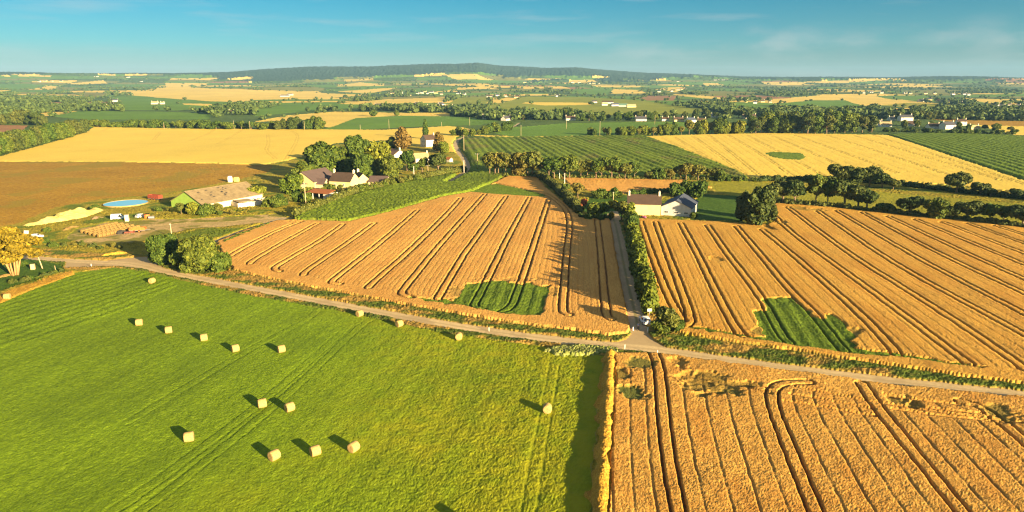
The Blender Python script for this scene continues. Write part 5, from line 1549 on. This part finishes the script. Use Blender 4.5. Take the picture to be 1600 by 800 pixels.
tree('pink1', 983, 341, 5.5, 'bright pink flowering bush before the left end of the cream wall', 'bush')
tree('pink1', 1007, 342, 5, 'smaller pink flowering bush before the right end of the cream wall', 'bush')
tree('dark1', 1162, 347, 52, 'big dark tree right of the lawn, left one of three', 'tree', 'big trees right of the lawn', wide=.75)
tree('dark2', 1180, 354, 66, 'biggest dark tree right of the lawn, middle one of three', 'tree', 'big trees right of the lawn', wide=.85)
tree('dark3', 1197, 345, 60, 'big dark tree right of the lawn, right one of three', 'tree', 'big trees right of the lawn', wide=.72)
# hedgerow oaks on the right
ROWA = 'oaks between the pale wheat and the yellow-green strip'
for i, (x, y, h, w) in enumerate([(1313, 291, 35, 1.15), (1336, 292, 34, 1.1), (1358, 293, 33, 1.1), (1378, 295, 26, 1.2), (1395, 297, 17, 1.2), (1494, 303, 34, 1.15), (1531, 306, 22, 1.2), (1548, 308, 15, 1.3), (1588, 312, 18, 1.2)]):
    tree(('oak1', 'oak2', 'oak3')[i % 3], x, y, h, f'dark oak, {nth(i)} from the left between the pale wheat and the yellow-green strip', 'tree', ROWA, wide=w)
ROWB = 'trees between the right wheat field and the yellow-green strip'
for i, (x, y, h, w, k) in enumerate([(1222, 320, 36, 1.0, 'oak2'), (1241, 321, 37, .9, 'oak1'), (1274, 322, 46, .85, 'ash2'), (1292, 323, 40, .8, 'ash1'), (1318, 325, 42, 1.0, 'oak3'), (1340, 327, 34, 1.0, 'oak1'), (1354, 329, 30, 1.1, 'oak2'),
                                     (1381, 334, 16, 1.3, 'bush2'), (1419, 339, 30, 1.05, 'oak3'), (1461, 344, 34, 1.2, 'tall1'), (1486, 345, 22, .9, 'oak2'), (1510, 346, 30, 1.15, 'oak1'), (1545, 350, 30, 1.0, 'ash3'), (1567, 351, 28, 1.0, 'ash1'), (1596, 357, 32, 1.1, 'oak3')]):
    tree(k, x, y, h * 1.12, f'tree, {nth(i)} from the left between the right wheat field and the yellow-green strip', 'tree', ROWB, wide=w)
# line of trees below the big maize field
tree_row(['olive1', 'olive2', 'olive3', 'rust1'], [(762, 274), (790, 275), (842, 278)], 12, [36, 40], 'the olive thicket below the big maize field', 'olive thicket below the maize', wide=1.0, hv=.15)
tree_row(['ash1', 'olive2', 'ash3', 'ash2'], [(850, 279), (900, 280), (996, 281)], 12, [34, 30], 'the green tree line below the big maize field', 'green tree line below the maize', wide=1.0, hv=.18)
tree_row(['olive1', 'bush1', 'olive3'], [(1010, 281), (1060, 282), (1132, 283)], 11, [15, 28, 24], 'the low olive thicket right of the green tree line', 'low olive thicket below the maize', wide=1.0, hv=.2)
tree_row(['bush1', 'bush2'], [(1130, 284), (1170, 284), (1215, 284)], 6, 8, 'the low bushes right of the maize', 'bushes at the tip of the maize', 'bush', word='bush')
# left hedge of big trees
tree_row(['tall1', 'dark2', 'tall3', 'dark1'], [(-40, 251), (0, 243), (40, 233), (80, 222), (136, 206)], 20, [36, 30, 22], 'the wooded belt at the far left', 'wooded belt on the left', jit=(3, 1.5), wide=1.0, hv=.15)
tree_row(['dark1', 'dark2', 'dark3'], [(-10, 196), (30, 195), (75, 197)], 8, 20, 'the dark stand behind the red-brown far field', 'dark stand behind the far brown field', wide=1.0)
# far edge of the left pale wheat
tree_row(['bush1', 'bush2', 'bush3', 'ash1'], [(142, 199), (250, 200), (330, 202), (418, 203)], 30, [11, 13], 'the hedgerow behind the left pale wheat', 'hedgerow behind the left pale wheat', jit=(3, .8), wide=1.2)
tree_row(['dark1', 'tall2', 'dark3'], [(418, 203), (460, 203), (506, 203)], 8, [16, 22], 'the dark copse behind the left pale wheat', 'dark copse behind the pale wheat', wide=1.1, hv=.15)
tree('bush2', 584, 182, 10, 'small round tree at the top edge of the middle green field, left one', 'tree')
tree('bush1', 620, 181, 8, 'small round tree at the top edge of the middle green field, right one', 'tree')
tree_row(['bush1', 'tall1', 'bush3'], [(703, 213), (735, 213), (765, 208), (800, 203)], 10, [14, 12, 16], 'the row beside the bend of the upper road', 'trees beside the upper road', wide=1.0)
# behind the big green field and round the houses
tree_row(['tall1', 'olive1', 'tall3', 'light1'], [(915, 211), (975, 212), (1060, 211), (1160, 209)], 22, [15, 18, 26], 'the row behind the right pale wheat', 'row behind the right pale wheat', wide=.9, jit=(3, .8))
tree_row(['poplar1', 'poplar2'], [(872, 187), (895, 186)], 6, 17, 'the poplar group above the green field', 'poplars above the green field', jit=(1, .5), hv=.12, wide=1.1, name='poplar')
tree_row(['tall1', 'tall2', 'oak1'], [(800, 187), (860, 188)], 6, 9, 'the hedge trees left of the poplars', 'hedge trees left of the poplars')
tree_row(['tall1', 'tall2', 'tall3', 'oak2'], [(905, 190), (960, 189), (1000, 188), (1030, 187)], 12, [10, 14], 'the trees round the houses behind the green field', 'trees round the houses', wide=1.1)
tree_row(['dark1', 'dark2', 'oak2'], [(1030, 187), (1110, 186), (1180, 186)], 9, [12, 16], 'the dark trees behind the row of houses', 'dark trees behind the houses', wide=1.1)
tree_row(['pine1', 'pine2', 'pine1', 'tall1'], [(1168, 209), (1230, 209), (1300, 209), (1368, 208)], 24, [26, 34, 28], 'the big dark stand behind the right pale wheat', 'big dark stand behind the pale wheat', wide=1.15, jit=(3, 1.5), hv=.15)
tree_row(['pine2', 'tall2', 'poplar1'], [(1180, 199), (1260, 198), (1340, 198)], 12, [20, 26], 'the second rank of the big dark stand', 'second rank of the dark stand', wide=1.1)
tree_row(['bush1', 'bush2', 'bush3'], [(1380, 207), (1420, 207), (1470, 209), (1590, 211)], 18, [8, 7], 'the garden hedge before the right village', 'garden hedge before the right village', 'bush', word='bush', wide=1.2)
tree_row(['tall1', 'oak1', 'tall3'], [(1400, 200), (1440, 199), (1510, 203), (1590, 206)], 9, 11, 'the gardens of the right village', 'trees in the right village', wide=1.1)
tree_row(['dark1', 'dark2', 'dark3'], [(1370, 187), (1450, 187), (1530, 187), (1615, 187)], 24, [13, 15, 12], 'the long dark wood behind the right village', 'long wood behind the right village', wide=1.15, jit=(3, .5), hv=.12)

# woods and hedges too far off and too many to count, one mass
def far_woods():
    rg = np.random.default_rng(99)
    nc = 90000
    d = np.exp(rg.uniform(math.log(720), math.log(6400), nc)); a = rg.uniform(-.92, .92, nc)
    x, y = a * d, d
    ji = np.clip(np.searchsorted(ys, y), 1, NY - 2); ii = np.clip(((x / y + 0.98) / 0.0014).astype(int), 1, NX - 2)
    lab = LAB[ji, ii]
    free = (lab == BASE_FAR)
    step = np.maximum(2, 0)
    edge = np.zeros(nc, bool)
    for dj, di in ((2, 0), (-2, 0), (0, 7), (0, -7), (1, 4), (-1, -4)):
        edge |= LAB[np.clip(ji + dj, 0, NY - 1), np.clip(ii + di, 0, NX - 1)] != lab
    wood = vnoise(x / 330, y / 260, 201) + .5 * vnoise(x / 110, y / 110, 202)
    hw = (np.abs(vnoise(x / 260, y / 190, 203)) < .045)
    pr = np.where(free, np.where(wood > .22, .34, 0.02), 0) + np.where(edge, .10, 0) + np.where(free & hw, .12, 0)
    ht = np.where(free & (wood > .22), rg.uniform(7, 11.5, nc), rg.uniform(4, 7.5, nc))
    for wp in ([(-60, 141), (60, 141), (112, 146), (150, 160), (160, 168), (130, 172), (60, 178), (-60, 190)], [(150, 150), (205, 142), (240, 148), (190, 151)], [(225, 166), (300, 166), (300, 172), (240, 173)],
               [(330, 170), (400, 160), (440, 163), (400, 172), (340, 178)], [(420, 131), (520, 129), (540, 134), (450, 138)], [(470, 158), (560, 150), (600, 153), (520, 160)], [(600, 150), (690, 149), (700, 152), (610, 154)],
               [(700, 172), (800, 172), (800, 180), (730, 183)], [(1060, 158), (1130, 159), (1140, 171), (1100, 172), (1065, 165)], [(1000, 145), (1080, 143), (1150, 152), (1060, 147)], [(1150, 140), (1280, 138), (1310, 147), (1200, 153)],
               [(1100, 176), (1200, 172), (1370, 172), (1380, 184), (1200, 184)], [(1420, 171), (1520, 168), (1620, 172), (1620, 178), (1430, 177)], [(1400, 134), (1560, 135), (1620, 146), (1480, 146)], [(640, 128), (800, 129), (960, 132), (800, 134), (660, 131)]):
        k_ = inside(x, y, GP(wp)) & free
        pr = np.where(k_, .55, pr); ht = np.where(k_, rg.uniform(6, 10.5, nc), ht)
    # hedges between fields stay low and gappy: none where the land just behind is open crop
    for f_ in (.35, .75):
        kk = CAM_H / np.maximum(CAM_H - ht * f_ - terrain(x, y), 12.0)
        yb = np.minimum(y * kk, ys[-1] - 5); xb = x * kk
        lb = LAB[np.clip(np.searchsorted(ys, yb), 0, NY - 1), ii]
        op = (lb >= 1) & (lb <= NF)
        pr = np.where(op, pr * .35, pr)
    own = np.zeros(nc, bool)
    bp = (ji > 0)
    keep = rg.uniform(0, 1, nc) < pr
    keep &= ~(y < 900)
    x, y, h = x[keep][:6800], y[keep][:6800], ht[keep][:6800]
    n = len(x)
    z = terrain(x, y)
    r = rg.uniform(3.2, 6.0, n) * (1 + .35 * (y / 6000)) * np.clip(h / 8, .6, 1.2)
    nq = 30
    iv, fi = ico(1)
    dd = rg.normal(size=(n, nq, 3)); dd[..., 2] = np.abs(dd[..., 2]) * .9 - .25
    dd /= np.linalg.norm(dd, axis=2)[..., None]
    c = np.stack([x, y, z + h * .5], 1)
    S = np.stack([r, r, h * .52], 1)
    p = c[:, None, :] + dd * S[:, None, :] * rg.uniform(.85, 1.12, (n, nq, 1))
    nr = dd + .6 * rg.normal(size=dd.shape); nr /= np.linalg.norm(nr, axis=2)[..., None]
    ta = np.cross(nr, rg.normal(size=dd.shape)); ta /= np.linalg.norm(ta, axis=2)[..., None]
    tb = np.cross(nr, ta)
    s = (rg.uniform(.8, 1.7, (n, nq, 1)) * (r[:, None, None] / 4.4))
    Vq = np.stack([p - ta * s - tb * s * .6, p + ta * s * .7 - tb * s, p + ta * s + tb * s * .7, p - ta * s * .5 + tb * s], 2).reshape(-1, 3)
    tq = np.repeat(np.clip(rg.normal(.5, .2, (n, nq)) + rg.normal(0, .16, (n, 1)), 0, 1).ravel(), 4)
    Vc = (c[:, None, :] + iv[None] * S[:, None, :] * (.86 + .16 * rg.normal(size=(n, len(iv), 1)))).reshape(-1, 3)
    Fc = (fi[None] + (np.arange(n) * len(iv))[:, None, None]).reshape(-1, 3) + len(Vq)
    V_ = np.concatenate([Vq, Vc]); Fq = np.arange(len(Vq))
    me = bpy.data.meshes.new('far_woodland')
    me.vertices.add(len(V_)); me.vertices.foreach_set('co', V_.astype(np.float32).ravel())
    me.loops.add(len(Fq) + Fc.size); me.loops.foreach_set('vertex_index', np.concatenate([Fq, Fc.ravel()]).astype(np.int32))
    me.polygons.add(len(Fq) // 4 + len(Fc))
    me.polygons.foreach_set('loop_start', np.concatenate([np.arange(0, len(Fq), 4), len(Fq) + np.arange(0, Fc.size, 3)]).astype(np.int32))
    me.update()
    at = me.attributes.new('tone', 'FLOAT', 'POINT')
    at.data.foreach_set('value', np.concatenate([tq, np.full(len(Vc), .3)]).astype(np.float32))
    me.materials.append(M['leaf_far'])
    tag(link('far_woodland', me), 'distant woods and hedgerows between the far fields', 'woodland', None, 'stuff')
far_woods()

# ================================================================== poles, signs, vehicles, people
PG = 'power and telephone poles'
def pole(px, py, top, label, mat='pole_wood', cross=False, lean=0.0, r=.15):
    p = G(px, py)
    h = (py - top) * mpp(p) / math.cos(R(8))
    root = empty('utility_pole', (p.x, p.y, p.z))
    tag(root, label, 'pole', PG)
    MB().tube([(0, 0, -.5), (lean * h * .5, 0, h * .5), (lean * h, 0, h)], [r * 1.15, r, r * .75], 8).build('post', M[mat], root, True)
    if cross:
        mb = MB(); mb.box(lean * h, 0, h - .45, 2.2, .12, .14); mb.build('crossarm', M['steel'], root)
        for x in (-.95, 0, .95):
            MB().tube([(lean * h + x, 0, h - .38), (lean * h + x, 0, h - .12)], [.06, .08], 6).build('insulator', M['paint_white'], root)
    else:
        MB().box(lean * h, 0, h - .35, .5, .1, .1).build('bracket', M['steel'], root)
        for x in (-.2, .2): MB().tube([(lean * h + x, 0, h - .3), (lean * h + x, 0, h - .1)], .05, 6).build('insulator', M['paint_white'], root)
pole(67, 420, 399, 'leaning wooden pole in the corner garden near the road fork', lean=-.22)
pole(268.5, 371, 349, 'thin wooden pole in the farmyard above the left big tree')
pole(478, 320, 286, 'wooden pole left of the rusty-roofed open shed', r=.18)
pole(874, 280, 257, 'tall white concrete pole at the end of the maize, left of two', 'concrete', r=.2)
pole(882, 293, 271, 'white concrete pole at the end of the maize, right and nearer of two', 'concrete', r=.2)
pole(958, 313, 300, 'short wooden pole in the garden of the cream house')
pole(647, 280, 260, 'white concrete pole at the edge of the farm shrubbery', 'concrete', r=.2)
pole(669, 276, 258, 'pole with a crossarm left of the pale-trunked tree', cross=True)
pole(746, 267, 240, 'pole with a crossarm standing in front of the big maize field', cross=True)
pole(725, 238, 212, 'wooden pole in the maize at the bend of the upper road', r=.18)
pole(725, 272, 251, 'white concrete pole at the bottom of the upper road', 'concrete', r=.22)
pole(708, 268, 253, 'short pole at the verge left of the upper road')
pole(937, 212, 190, 'tall pole in the row of trees behind the big maize field')
pole(885, 202, 184, 'tall pole standing alone in the green field left of the poplars')
pole(814, 215, 196, 'thin pole at the left end of the green field')
pole(1023, 195, 181, 'pole before the brown-roofed house behind the green field')
pole(608, 202, 187, 'pole standing in the middle green field')
pole(563, 203, 195, 'short pole at the lower edge of the middle green field')
pole(690, 198, 191, 'short pole at the right of the middle green field')
pole(734, 197, 184, 'pole at the right end of the middle green field')
pole(366, 203, 189, 'pole in the hedgerow behind the left pale wheat, left of two')
pole(391, 204, 190, 'pole in the hedgerow behind the left pale wheat, right of two')
pole(257, 203, 192, 'pole in the hedgerow behind the left pale wheat, far to the left')
pole(476, 204, 190, 'pole before the dark copse behind the left pale wheat')

def post(px, py, h, label, mat='paint_white', r=.07, cat='post', name='marker_post', band=None):
    p = G(px, py)
    root = empty(name, (p.x, p.y, p.z)); tag(root, label, cat)
    MB().tube([(0, 0, -.2), (0, 0, h)], [r, r * .9], 8).build('shaft', M[mat], root, True)
    MB().tube([(0, 0, h + .002), (0, 0, h + .06)], [r * 1.1, r * .5], 8).build('cap', M[band or 'paint_red'], root, True)
post(976, 547, 1.2, 'white marker post at the near side of the road junction', r=.08)
post(1027, 556, 1.2, 'white marker post at the wheat edge right of the junction', r=.07)
post(989, 517, .8, 'short white marker stone at the left corner of the lane mouth', r=.14, band='paint_white')
post(1012, 520, 1.3, 'red-topped white post at the right corner of the lane mouth', r=.09)
post(764, 518, 1.0, 'white marker post on the verge above the squarish bale', r=.07)
post(143, 418, 1.1, 'thin grey post at the near side of the road fork', r=.08)
post(336, 425, .9, 'thin post on the verge by the bush at the fork', 'pole_wood', r=.07)
post(87, 424, 1.6, 'weathered post in the corner garden left of the track', 'pole_wood', r=.08)
# sign by the lane
p = G(1014, 500)
root = empty('road_sign', (p.x, p.y, p.z), R(4)); tag(root, 'small white road sign on a post beside the white car', 'sign')
MB().tube([(0, 0, -.2), (0, 0, 2.5)], .05, 8).build('post', M['steel'], root, True)
MB().box(0, -.08, 2.3, .95, .05, .6).build('panel', M['paint_white'], root)
MB().box(0, -.115, 2.3, .80, .02, .07).build('stripe', M['dark'], root)

def car(px, py, yaw, label, paint, Lc=4.0, Wc=1.72, Hc=1.5, name='car', cat='car', van=False):
    """Car built along +x (front), from a side outline pushed across and narrowed towards the roof."""
    p = G(px, py)
    root = empty(name, (p.x, p.y, p.z + .04), R(yaw)); tag(root, label, cat)
    h = Lc / 2
    if van: out = [(-h, .35), (-h, .95), (-h + .05, 1.6), (-h + .15, Hc), (h * .30, Hc), (h * .62, 1.02), (h * .95, .85), (h, .45), (h, .28), (-h, .28)]
    else: out = [(-h, .35), (-h + .02, .85), (-h + .22, .98), (-h + .55, Hc - .06), (-h + .9, Hc), (h * .10, Hc), (h * .45, .98), (h * .93, .82), (h, .55), (h, .28), (-h, .28)]
    bm = bmesh.new()
    rows = []
    for s in (-1, -.86, .86, 1):
        row = []
        for x, z in out:
            k = 1 - .16 * max(0, (z - .9)) / .6
            zz = z - (.06 if abs(s) == 1 and z > .9 else 0)
            row.append(bm.verts.new((x * (0.985 if abs(s) == 1 else 1), s * Wc / 2 * k, zz)))
        rows.append(row)
    n = len(out)
    for r0, r1 in zip(rows[:-1], rows[1:]):
        for i in range(n): bm.faces.new((r0[i], r0[(i + 1) % n], r1[(i + 1) % n], r1[i]))
    bm.faces.new(rows[0][::-1]); bm.faces.new(rows[-1])
    bmesh.ops.recalc_face_normals(bm, faces=bm.faces)
    me = bpy.data.meshes.new('body'); bm.to_mesh(me); bm.free(); me.materials.append(M[paint])
    bo = link('body', me, root)
    bv = bo.modifiers.new('soft', 'BEVEL'); bv.width = .05; bv.segments = 2
    kz = lambda z: Wc / 2 * (1 - .16 * max(0, (z - .9)) / .6) + .012
    x0, x1 = (-h + .5, h * .08) if not van else (h * .0, h * .32)
    for s in (-1, 1):
        mb = MB()
        z0_, z1_ = 1.0, Hc - .14
        pts = [(x0, z0_), (x1 + .35, z0_), (x1, z1_), (x0 + .3, z1_)]
        mb.add([(x, s * kz(z) - s * .045, z) for x, z in pts] + [(x, s * kz(z), z) for x, z in pts], [(0, 1, 2, 3), (7, 6, 5, 4), (0, 4, 5, 1), (1, 5, 6, 2), (2, 6, 7, 3), (3, 7, 4, 0)])
        mb.build('side_window', M['glass'], root)
    def slope_pane(nm, xa, za, xb, zb, w):
        dx, dz = xb - xa, zb - za; L_ = math.hypot(dx, dz); nx, nz = dz / L_, -dx / L_
        sg = 1 if nx * (xa - 0) > 0 or nz > 0 else -1
        if nz < 0: nx, nz = -nx, -nz
        o = .022
        mb = MB()
        q = [(xa + dx * .12, za + dz * .12, w), (xb - dx * .12, zb - dz * .12, w * .9)]
        top = [(q[0][0] + nx * o, -q[0][2], q[0][1] + nz * o), (q[0][0] + nx * o, q[0][2], q[0][1] + nz * o), (q[1][0] + nx * o, q[1][2], q[1][1] + nz * o), (q[1][0] + nx * o, -q[1][2], q[1][1] + nz * o)]
        bot = [(a - nx * .05, b, c_ - nz * .05) for a, b, c_ in top]
        mb.add(top + bot, [(0, 1, 2, 3), (7, 6, 5, 4), (0, 4, 5, 1), (1, 5, 6, 2), (2, 6, 7, 3), (3, 7, 4, 0)])
        mb.build(nm, M['glass'], root)
    if not van: slope_pane('rear_window', -h + .22, .98, -h + .55, Hc - .06, Wc * .38)
    slope_pane('windscreen', h * (.62 if van else .45), 1.02 if van else .98, h * (.30 if van else .10), Hc, Wc * .38)
    for sx in (-1, 1):
        for sy in (-1, 1):
            w = MB().tube([(sx * h * .62, sy * (Wc / 2 - .17), .31), (sx * h * .62, sy * (Wc / 2 + .01), .31)], .31, 18).build('wheel', M['rubber'], root)
            MB().tube([(sx * h * .62, sy * (Wc / 2 + .012), .31), (sx * h * .62, sy * (Wc / 2 + .03), .31)], .19, 12).build('rim', M['steel'], w)
        for sy in (-1, 1):
            MB().box(sx * (h - .005), sy * Wc * .36, .70, .05, .28, .16).build('headlight' if sx > 0 else 'tail_light', M['paint_white' if sx > 0 else 'lamp_glass'], root)
    MB().box(-h - .02, 0, .42, .07, Wc * .9, .18).build('rear_bumper', M[paint], root)
    MB().box(h + .02, 0, .42, .07, Wc * .9, .18).build('front_bumper', M[paint], root)
    MB().box(-h - .01, 0, .72, .03, .5, .12).build('number_plate', M['pale_wall'], root)
    return root
car(1007.5, 504.5, 95, 'white hatchback seen from behind, pulled up on the lane by the hedge', 'paint_white', 3.9, 1.68, 1.5)
car(186, 343, 15, 'white van parked in the farmyard above the bale rows', 'paint_white', 5.2, 1.95, 2.1, 'van', 'van', True)
car(221, 340, 60, 'white car with open shade beside it, near the orange drum in the farmyard', 'paint_white', 4.1, 1.7, 1.5)
car(58, 372, 10, 'small white car parked on the rough ground left of the bale rows', 'paint_white', 3.6, 1.6, 1.4)

def crate(px, py, sx, sy, sz, label, mat, cat, name, rz=0, tilt=0):
    p = G(px, py)
    root = empty(name, (p.x, p.y, p.z), R(rz)); tag(root, label, cat)
    root.rotation_euler[1] = R(tilt)
    MB().box(0, 0, sz / 2 + .1, sx, sy, sz).build('panel', M[mat], root)
    for x in (-1, 1):
        for y in (-1, 1): MB().box(x * (sx / 2 + .012), y * (sy / 2 + .012), sz / 2 + .1, .08, .08, sz + .1).build('corner_post', M['wood'], root)
crate(41, 368, 1.3, 1.0, 1.6, 'leaning white box on the grass right of the yellow tree', 'white_wall', 'box', 'white_box', 30, 10)
crate(199, 346, 1.3, 1.1, 2.4, 'upright tan cabinet at the right end of the white van', 'pale_wall', 'box', 'tall_crate', 20)
crate(52, 421.5, 1.0, .6, 1.5, 'cream hive-like box on the corner lawn left of the leaning pole', 'cream_wall', 'box', 'garden_box', 25)
p = G(230, 342)
root = empty('drum', (p.x, p.y, p.z)); tag(root, 'orange drum standing right of the white car in the farmyard', 'drum')
MB().tube([(0, 0, 0), (0, 0, 1.9)], 1.0, 20).build('shell', M['paint_orange'], root)
for z in (.05, .95, 1.85): MB().tube([(0, 0, z - .05), (0, 0, z + .05)], 1.04, 20).build('hoop', M['paint_red'], root)
p = G(237, 343)
root = empty('water_tank', (p.x, p.y, p.z), R(20)); tag(root, 'small grey cylinder tank beside the orange drum', 'tank')
MB().tube([(-1, 0, .8), (1, 0, .8)], .6, 16).build('shell', M['steel'], root)
for x in (-.6, .6): MB().box(x, 0, .12, .15, 1.0, .3).build('cradle', M['wood'], root)

def trailer(px, py, yaw, label, mat, Lt=6.0, Wt=2.3, Ht=1.5):
    p = G(px, py)
    root = empty('farm_trailer', (p.x, p.y, p.z), R(yaw)); tag(root, label, 'trailer')
    MB().box(0, 0, .85, Lt, Wt, .2).build('bed', M['steel'], root)
    for s in (-1, 1):
        mb = MB(); mb.box(0, s * (Wt / 2 + .03), .95 + Ht / 2, Lt, .06, Ht)
        for k in range(7): mb.box(-Lt / 2 + .2 + k * (Lt - .4) / 6, s * (Wt / 2 + .09), .95 + Ht / 2, .1, .06, Ht)
        mb.build('side_board', M[mat], root)
    for s in (-1, 1): MB().box(s * (Lt / 2 - .04), 0, .96 + Ht / 2, .06, Wt - .02, Ht).build('end_board', M[mat], root)
    for sx in (-1.0, .6):
        for s in (-1, 1):
            w = MB().tube([(sx, s * (Wt / 2 - .15), .48), (sx, s * (Wt / 2 + .12), .48)], .48, 18).build('wheel', M['rubber'], root)
            MB().tube([(sx, s * (Wt / 2 + .121), .48), (sx, s * (Wt / 2 + .15), .48)], .24, 12).build('rim', M['paint_orange'], w)
    MB().tube([(Lt / 2, .6, .8), (Lt / 2 + 1.4, 0, .7)], .06, 6).build('drawbar', M['steel'], root)
    MB().tube([(Lt / 2, -.6, .8), (Lt / 2 + 1.4, 0, .7)], .06, 6).build('drawbar', M['steel'], root)
trailer(243, 313, 160, 'red farm trailer parked between the pool and the green-gabled barn', 'paint_red', 6.0, 2.3, 1.5)
trailer(216, 363, 15, 'low orange farm trailer at the end of the bale rows', 'paint_orange', 5.0, 2.2, .7)

# harrow: a frame with tines, lying by the bales
p = G(203, 366)
root = empty('harrow', (p.x, p.y, p.z), R(25)); tag(root, 'rusty red harrow lying beside the dark scrap pile', 'farm machine')
for y in (-.8, 0, .8): MB().box(0, y, .7, 3.2, .14, .14).build('beam', M['paint_red'], root)
for x in (-1.5, 0, 1.5): MB().box(x, 0, .842, .12, 1.8, .12).build('crossbar', M['paint_red'], root)
for x in (-1.4, -.7, 0.05, .7, 1.4): MB().tube([(x, -.8, .63), (x - .1, -.9, .3), (x, -1.0, 0)], .04, 6).build('tine', M['steel'], root)
# big white wrapped bales behind the barn
for i, (x, y, mt, lb) in enumerate([(360, 285.5, 'paint_white', 'white wrapped bale showing over the ridge of the green-gabled barn'), (370, 285, 'pale_straw', 'yellow straw bale right of the white wrapped one behind the barn')]):
    p = G(x, y)
    me = BALES[i].copy(); me.materials.clear(); me.materials.append(M[mt]); me.materials.append(M[mt])
    o = link('wrapped_bale', me, None, (p.x, p.y, p.z)); o.scale = (1.5, 1.5, 2.6) if i == 0 else (1.9, 1.7, 2.1)
    tag(o, lb, 'hay bale')
# dark gaps where roof sheets of the big barn are missing, patched with laths
# person walking at the mouth of the lane
def person(px, py, yaw, label):
    p = G(px, py)
    root = empty('person', (p.x, p.y, p.z + .05), R(yaw)); tag(root, label, 'person')
    def skin(name, verts, edges, mat, sub=2):
        me = bpy.data.meshes.new(name)
        me.from_pydata([v[:3] for v in verts], edges, []); me.update(); me.materials.append(M[mat])
        o = link(name, me, root)
        md = o.modifiers.new('skin', 'SKIN'); md.use_smooth_shade = True
        for i, v in enumerate(verts): me.skin_vertices[0].data[i].radius = (v[3], v[4] if len(v) > 4 else v[3])
        for i in range(len(verts)): me.skin_vertices[0].data[i].use_root = i == 0
        sb = o.modifiers.new('smooth', 'SUBSURF'); sb.levels = sb.render_levels = sub
        return o
    # walking along +y: left leg forward, right arm forward
    V_ = [(0, 0, .95, .13, .10), (0, 0, 1.12, .12, .09), (0, .01, 1.34, .15, .10), (0, .02, 1.48, .06, .055), (0, .03, 1.56, .07, .075), (0, .04, 1.66, .085, .10), (0, .04, 1.74, .05, .06),
          (-.10, .02, .90, .085), (-.10, .16, .50, .06), (-.10, .22, .10, .042), (-.10, .36, .04, .035),
          (.10, -.02, .90, .085), (.10, -.06, .50, .06), (.10, -.26, .13, .042), (.10, -.15, .04, .035),
          (-.20, .01, 1.40, .055), (-.25, -.10, 1.14, .042), (-.25, -.06, .90, .032), (-.25, -.03, .82, .028),
          (.20, .01, 1.40, .055), (.25, .08, 1.14, .042), (.25, .24, .96, .032), (.25, .30, .92, .028)]
    E_ = [(0, 1), (1, 2), (2, 3), (3, 4), (4, 5), (5, 6), (0, 7), (7, 8), (8, 9), (9, 10), (0, 11), (11, 12), (12, 13), (13, 14), (2, 15), (15, 16), (16, 17), (17, 18), (2, 19), (19, 20), (20, 21), (21, 22)]
    b = skin('body', V_, E_, 'skin')
    T = [(0, 0, .98, .15, .115), (0, 0, 1.12, .14, .11), (0, .01, 1.34, .17, .12), (0, .02, 1.46, .08, .07), (-.20, .01, 1.40, .07), (-.25, -.10, 1.14, .056), (.20, .01, 1.40, .07), (.25, .08, 1.14, .056)]
    skin('shirt', T, [(0, 1), (1, 2), (2, 3), (2, 4), (4, 5), (2, 6), (6, 7)], 'blue_shirt')
    T = [(0, 0, 1.0, .145, .115), (0, 0, .93, .15, .12), (-.10, .02, .86, .10), (-.10, .16, .50, .075), (-.10, .22, .14, .058), (.10, -.02, .86, .10), (.10, -.06, .50, .075), (.10, -.25, .17, .058)]
    skin('trousers', T, [(0, 1), (1, 2), (2, 3), (3, 4), (1, 5), (5, 6), (6, 7)], 'denim')
    skin('hair', [(0, .0, 1.68, .085, .09), (0, .01, 1.755, .08, .09), (0, .05, 1.78, .05, .06)], [(0, 1), (1, 2)], 'hair')
    mb = MB()
    for s in (-1, 1): mb.box(s * .035, .135, 1.665, .022, .012, .014)
    mb.build('eyes', M['dark'], b)
    MB().tube([(0, .13, 1.66), (0, .160, 1.625), (0, .135, 1.615)], [.008, .016, .012], 6).build('nose', M['skin'], b)
    for s in (-1, 1):
        f = MB()
        hx, hy, hz = (s * .25, -.03, .82) if s < 0 else (s * .25, .30, .92)
        for k in range(4): f.tube([(hx, hy - .03 + k * .02, hz), (hx - s * .01, hy - .03 + k * .022, hz - .06 - .008 * (1.5 - abs(k - 1.5))), (hx - s * .025, hy - .03 + k * .022, hz - .09)], [.011, .010, .007], 6)
        f.tube([(hx, hy + .04, hz + .02), (hx - s * .01, hy + .06, hz - .03)], [.012, .008], 6)
        f.build('fingers', M['skin'], b)
    return root
person(997, 516.5, 175, 'person in a pale blue top and dark trousers walking at the mouth of the lane')

# ------------------------------------------------------------------ air
hz_bm = bmesh.new()
bmesh.ops.create_cube(hz_bm, size=1.0)
me = bpy.data.meshes.new('haze'); hz_bm.to_mesh(me); hz_bm.free()
hz = link('haze', me, None, (0, 4500, 130))
hz.scale = (24000, 15000, 300)
mh = bpy.data.materials.new('haze'); mh.use_nodes = True
th = mh.node_tree
for n_ in list(th.nodes): th.nodes.remove(n_)
pv = th.nodes.new('ShaderNodeVolumePrincipled')
pv.inputs['Color'].default_value = (0.32, 0.64, 1.0, 1)
pv.inputs['Density'].default_value = 5.0e-5
pv.inputs['Anisotropy'].default_value = 0.0
oh = th.nodes.new('ShaderNodeOutputMaterial')
th.links.new(pv.outputs[0], oh.inputs['Volume'])
me.materials.append(mh)
tag(hz, 'thin blue air over the far fields', 'haze', None, 'stuff')
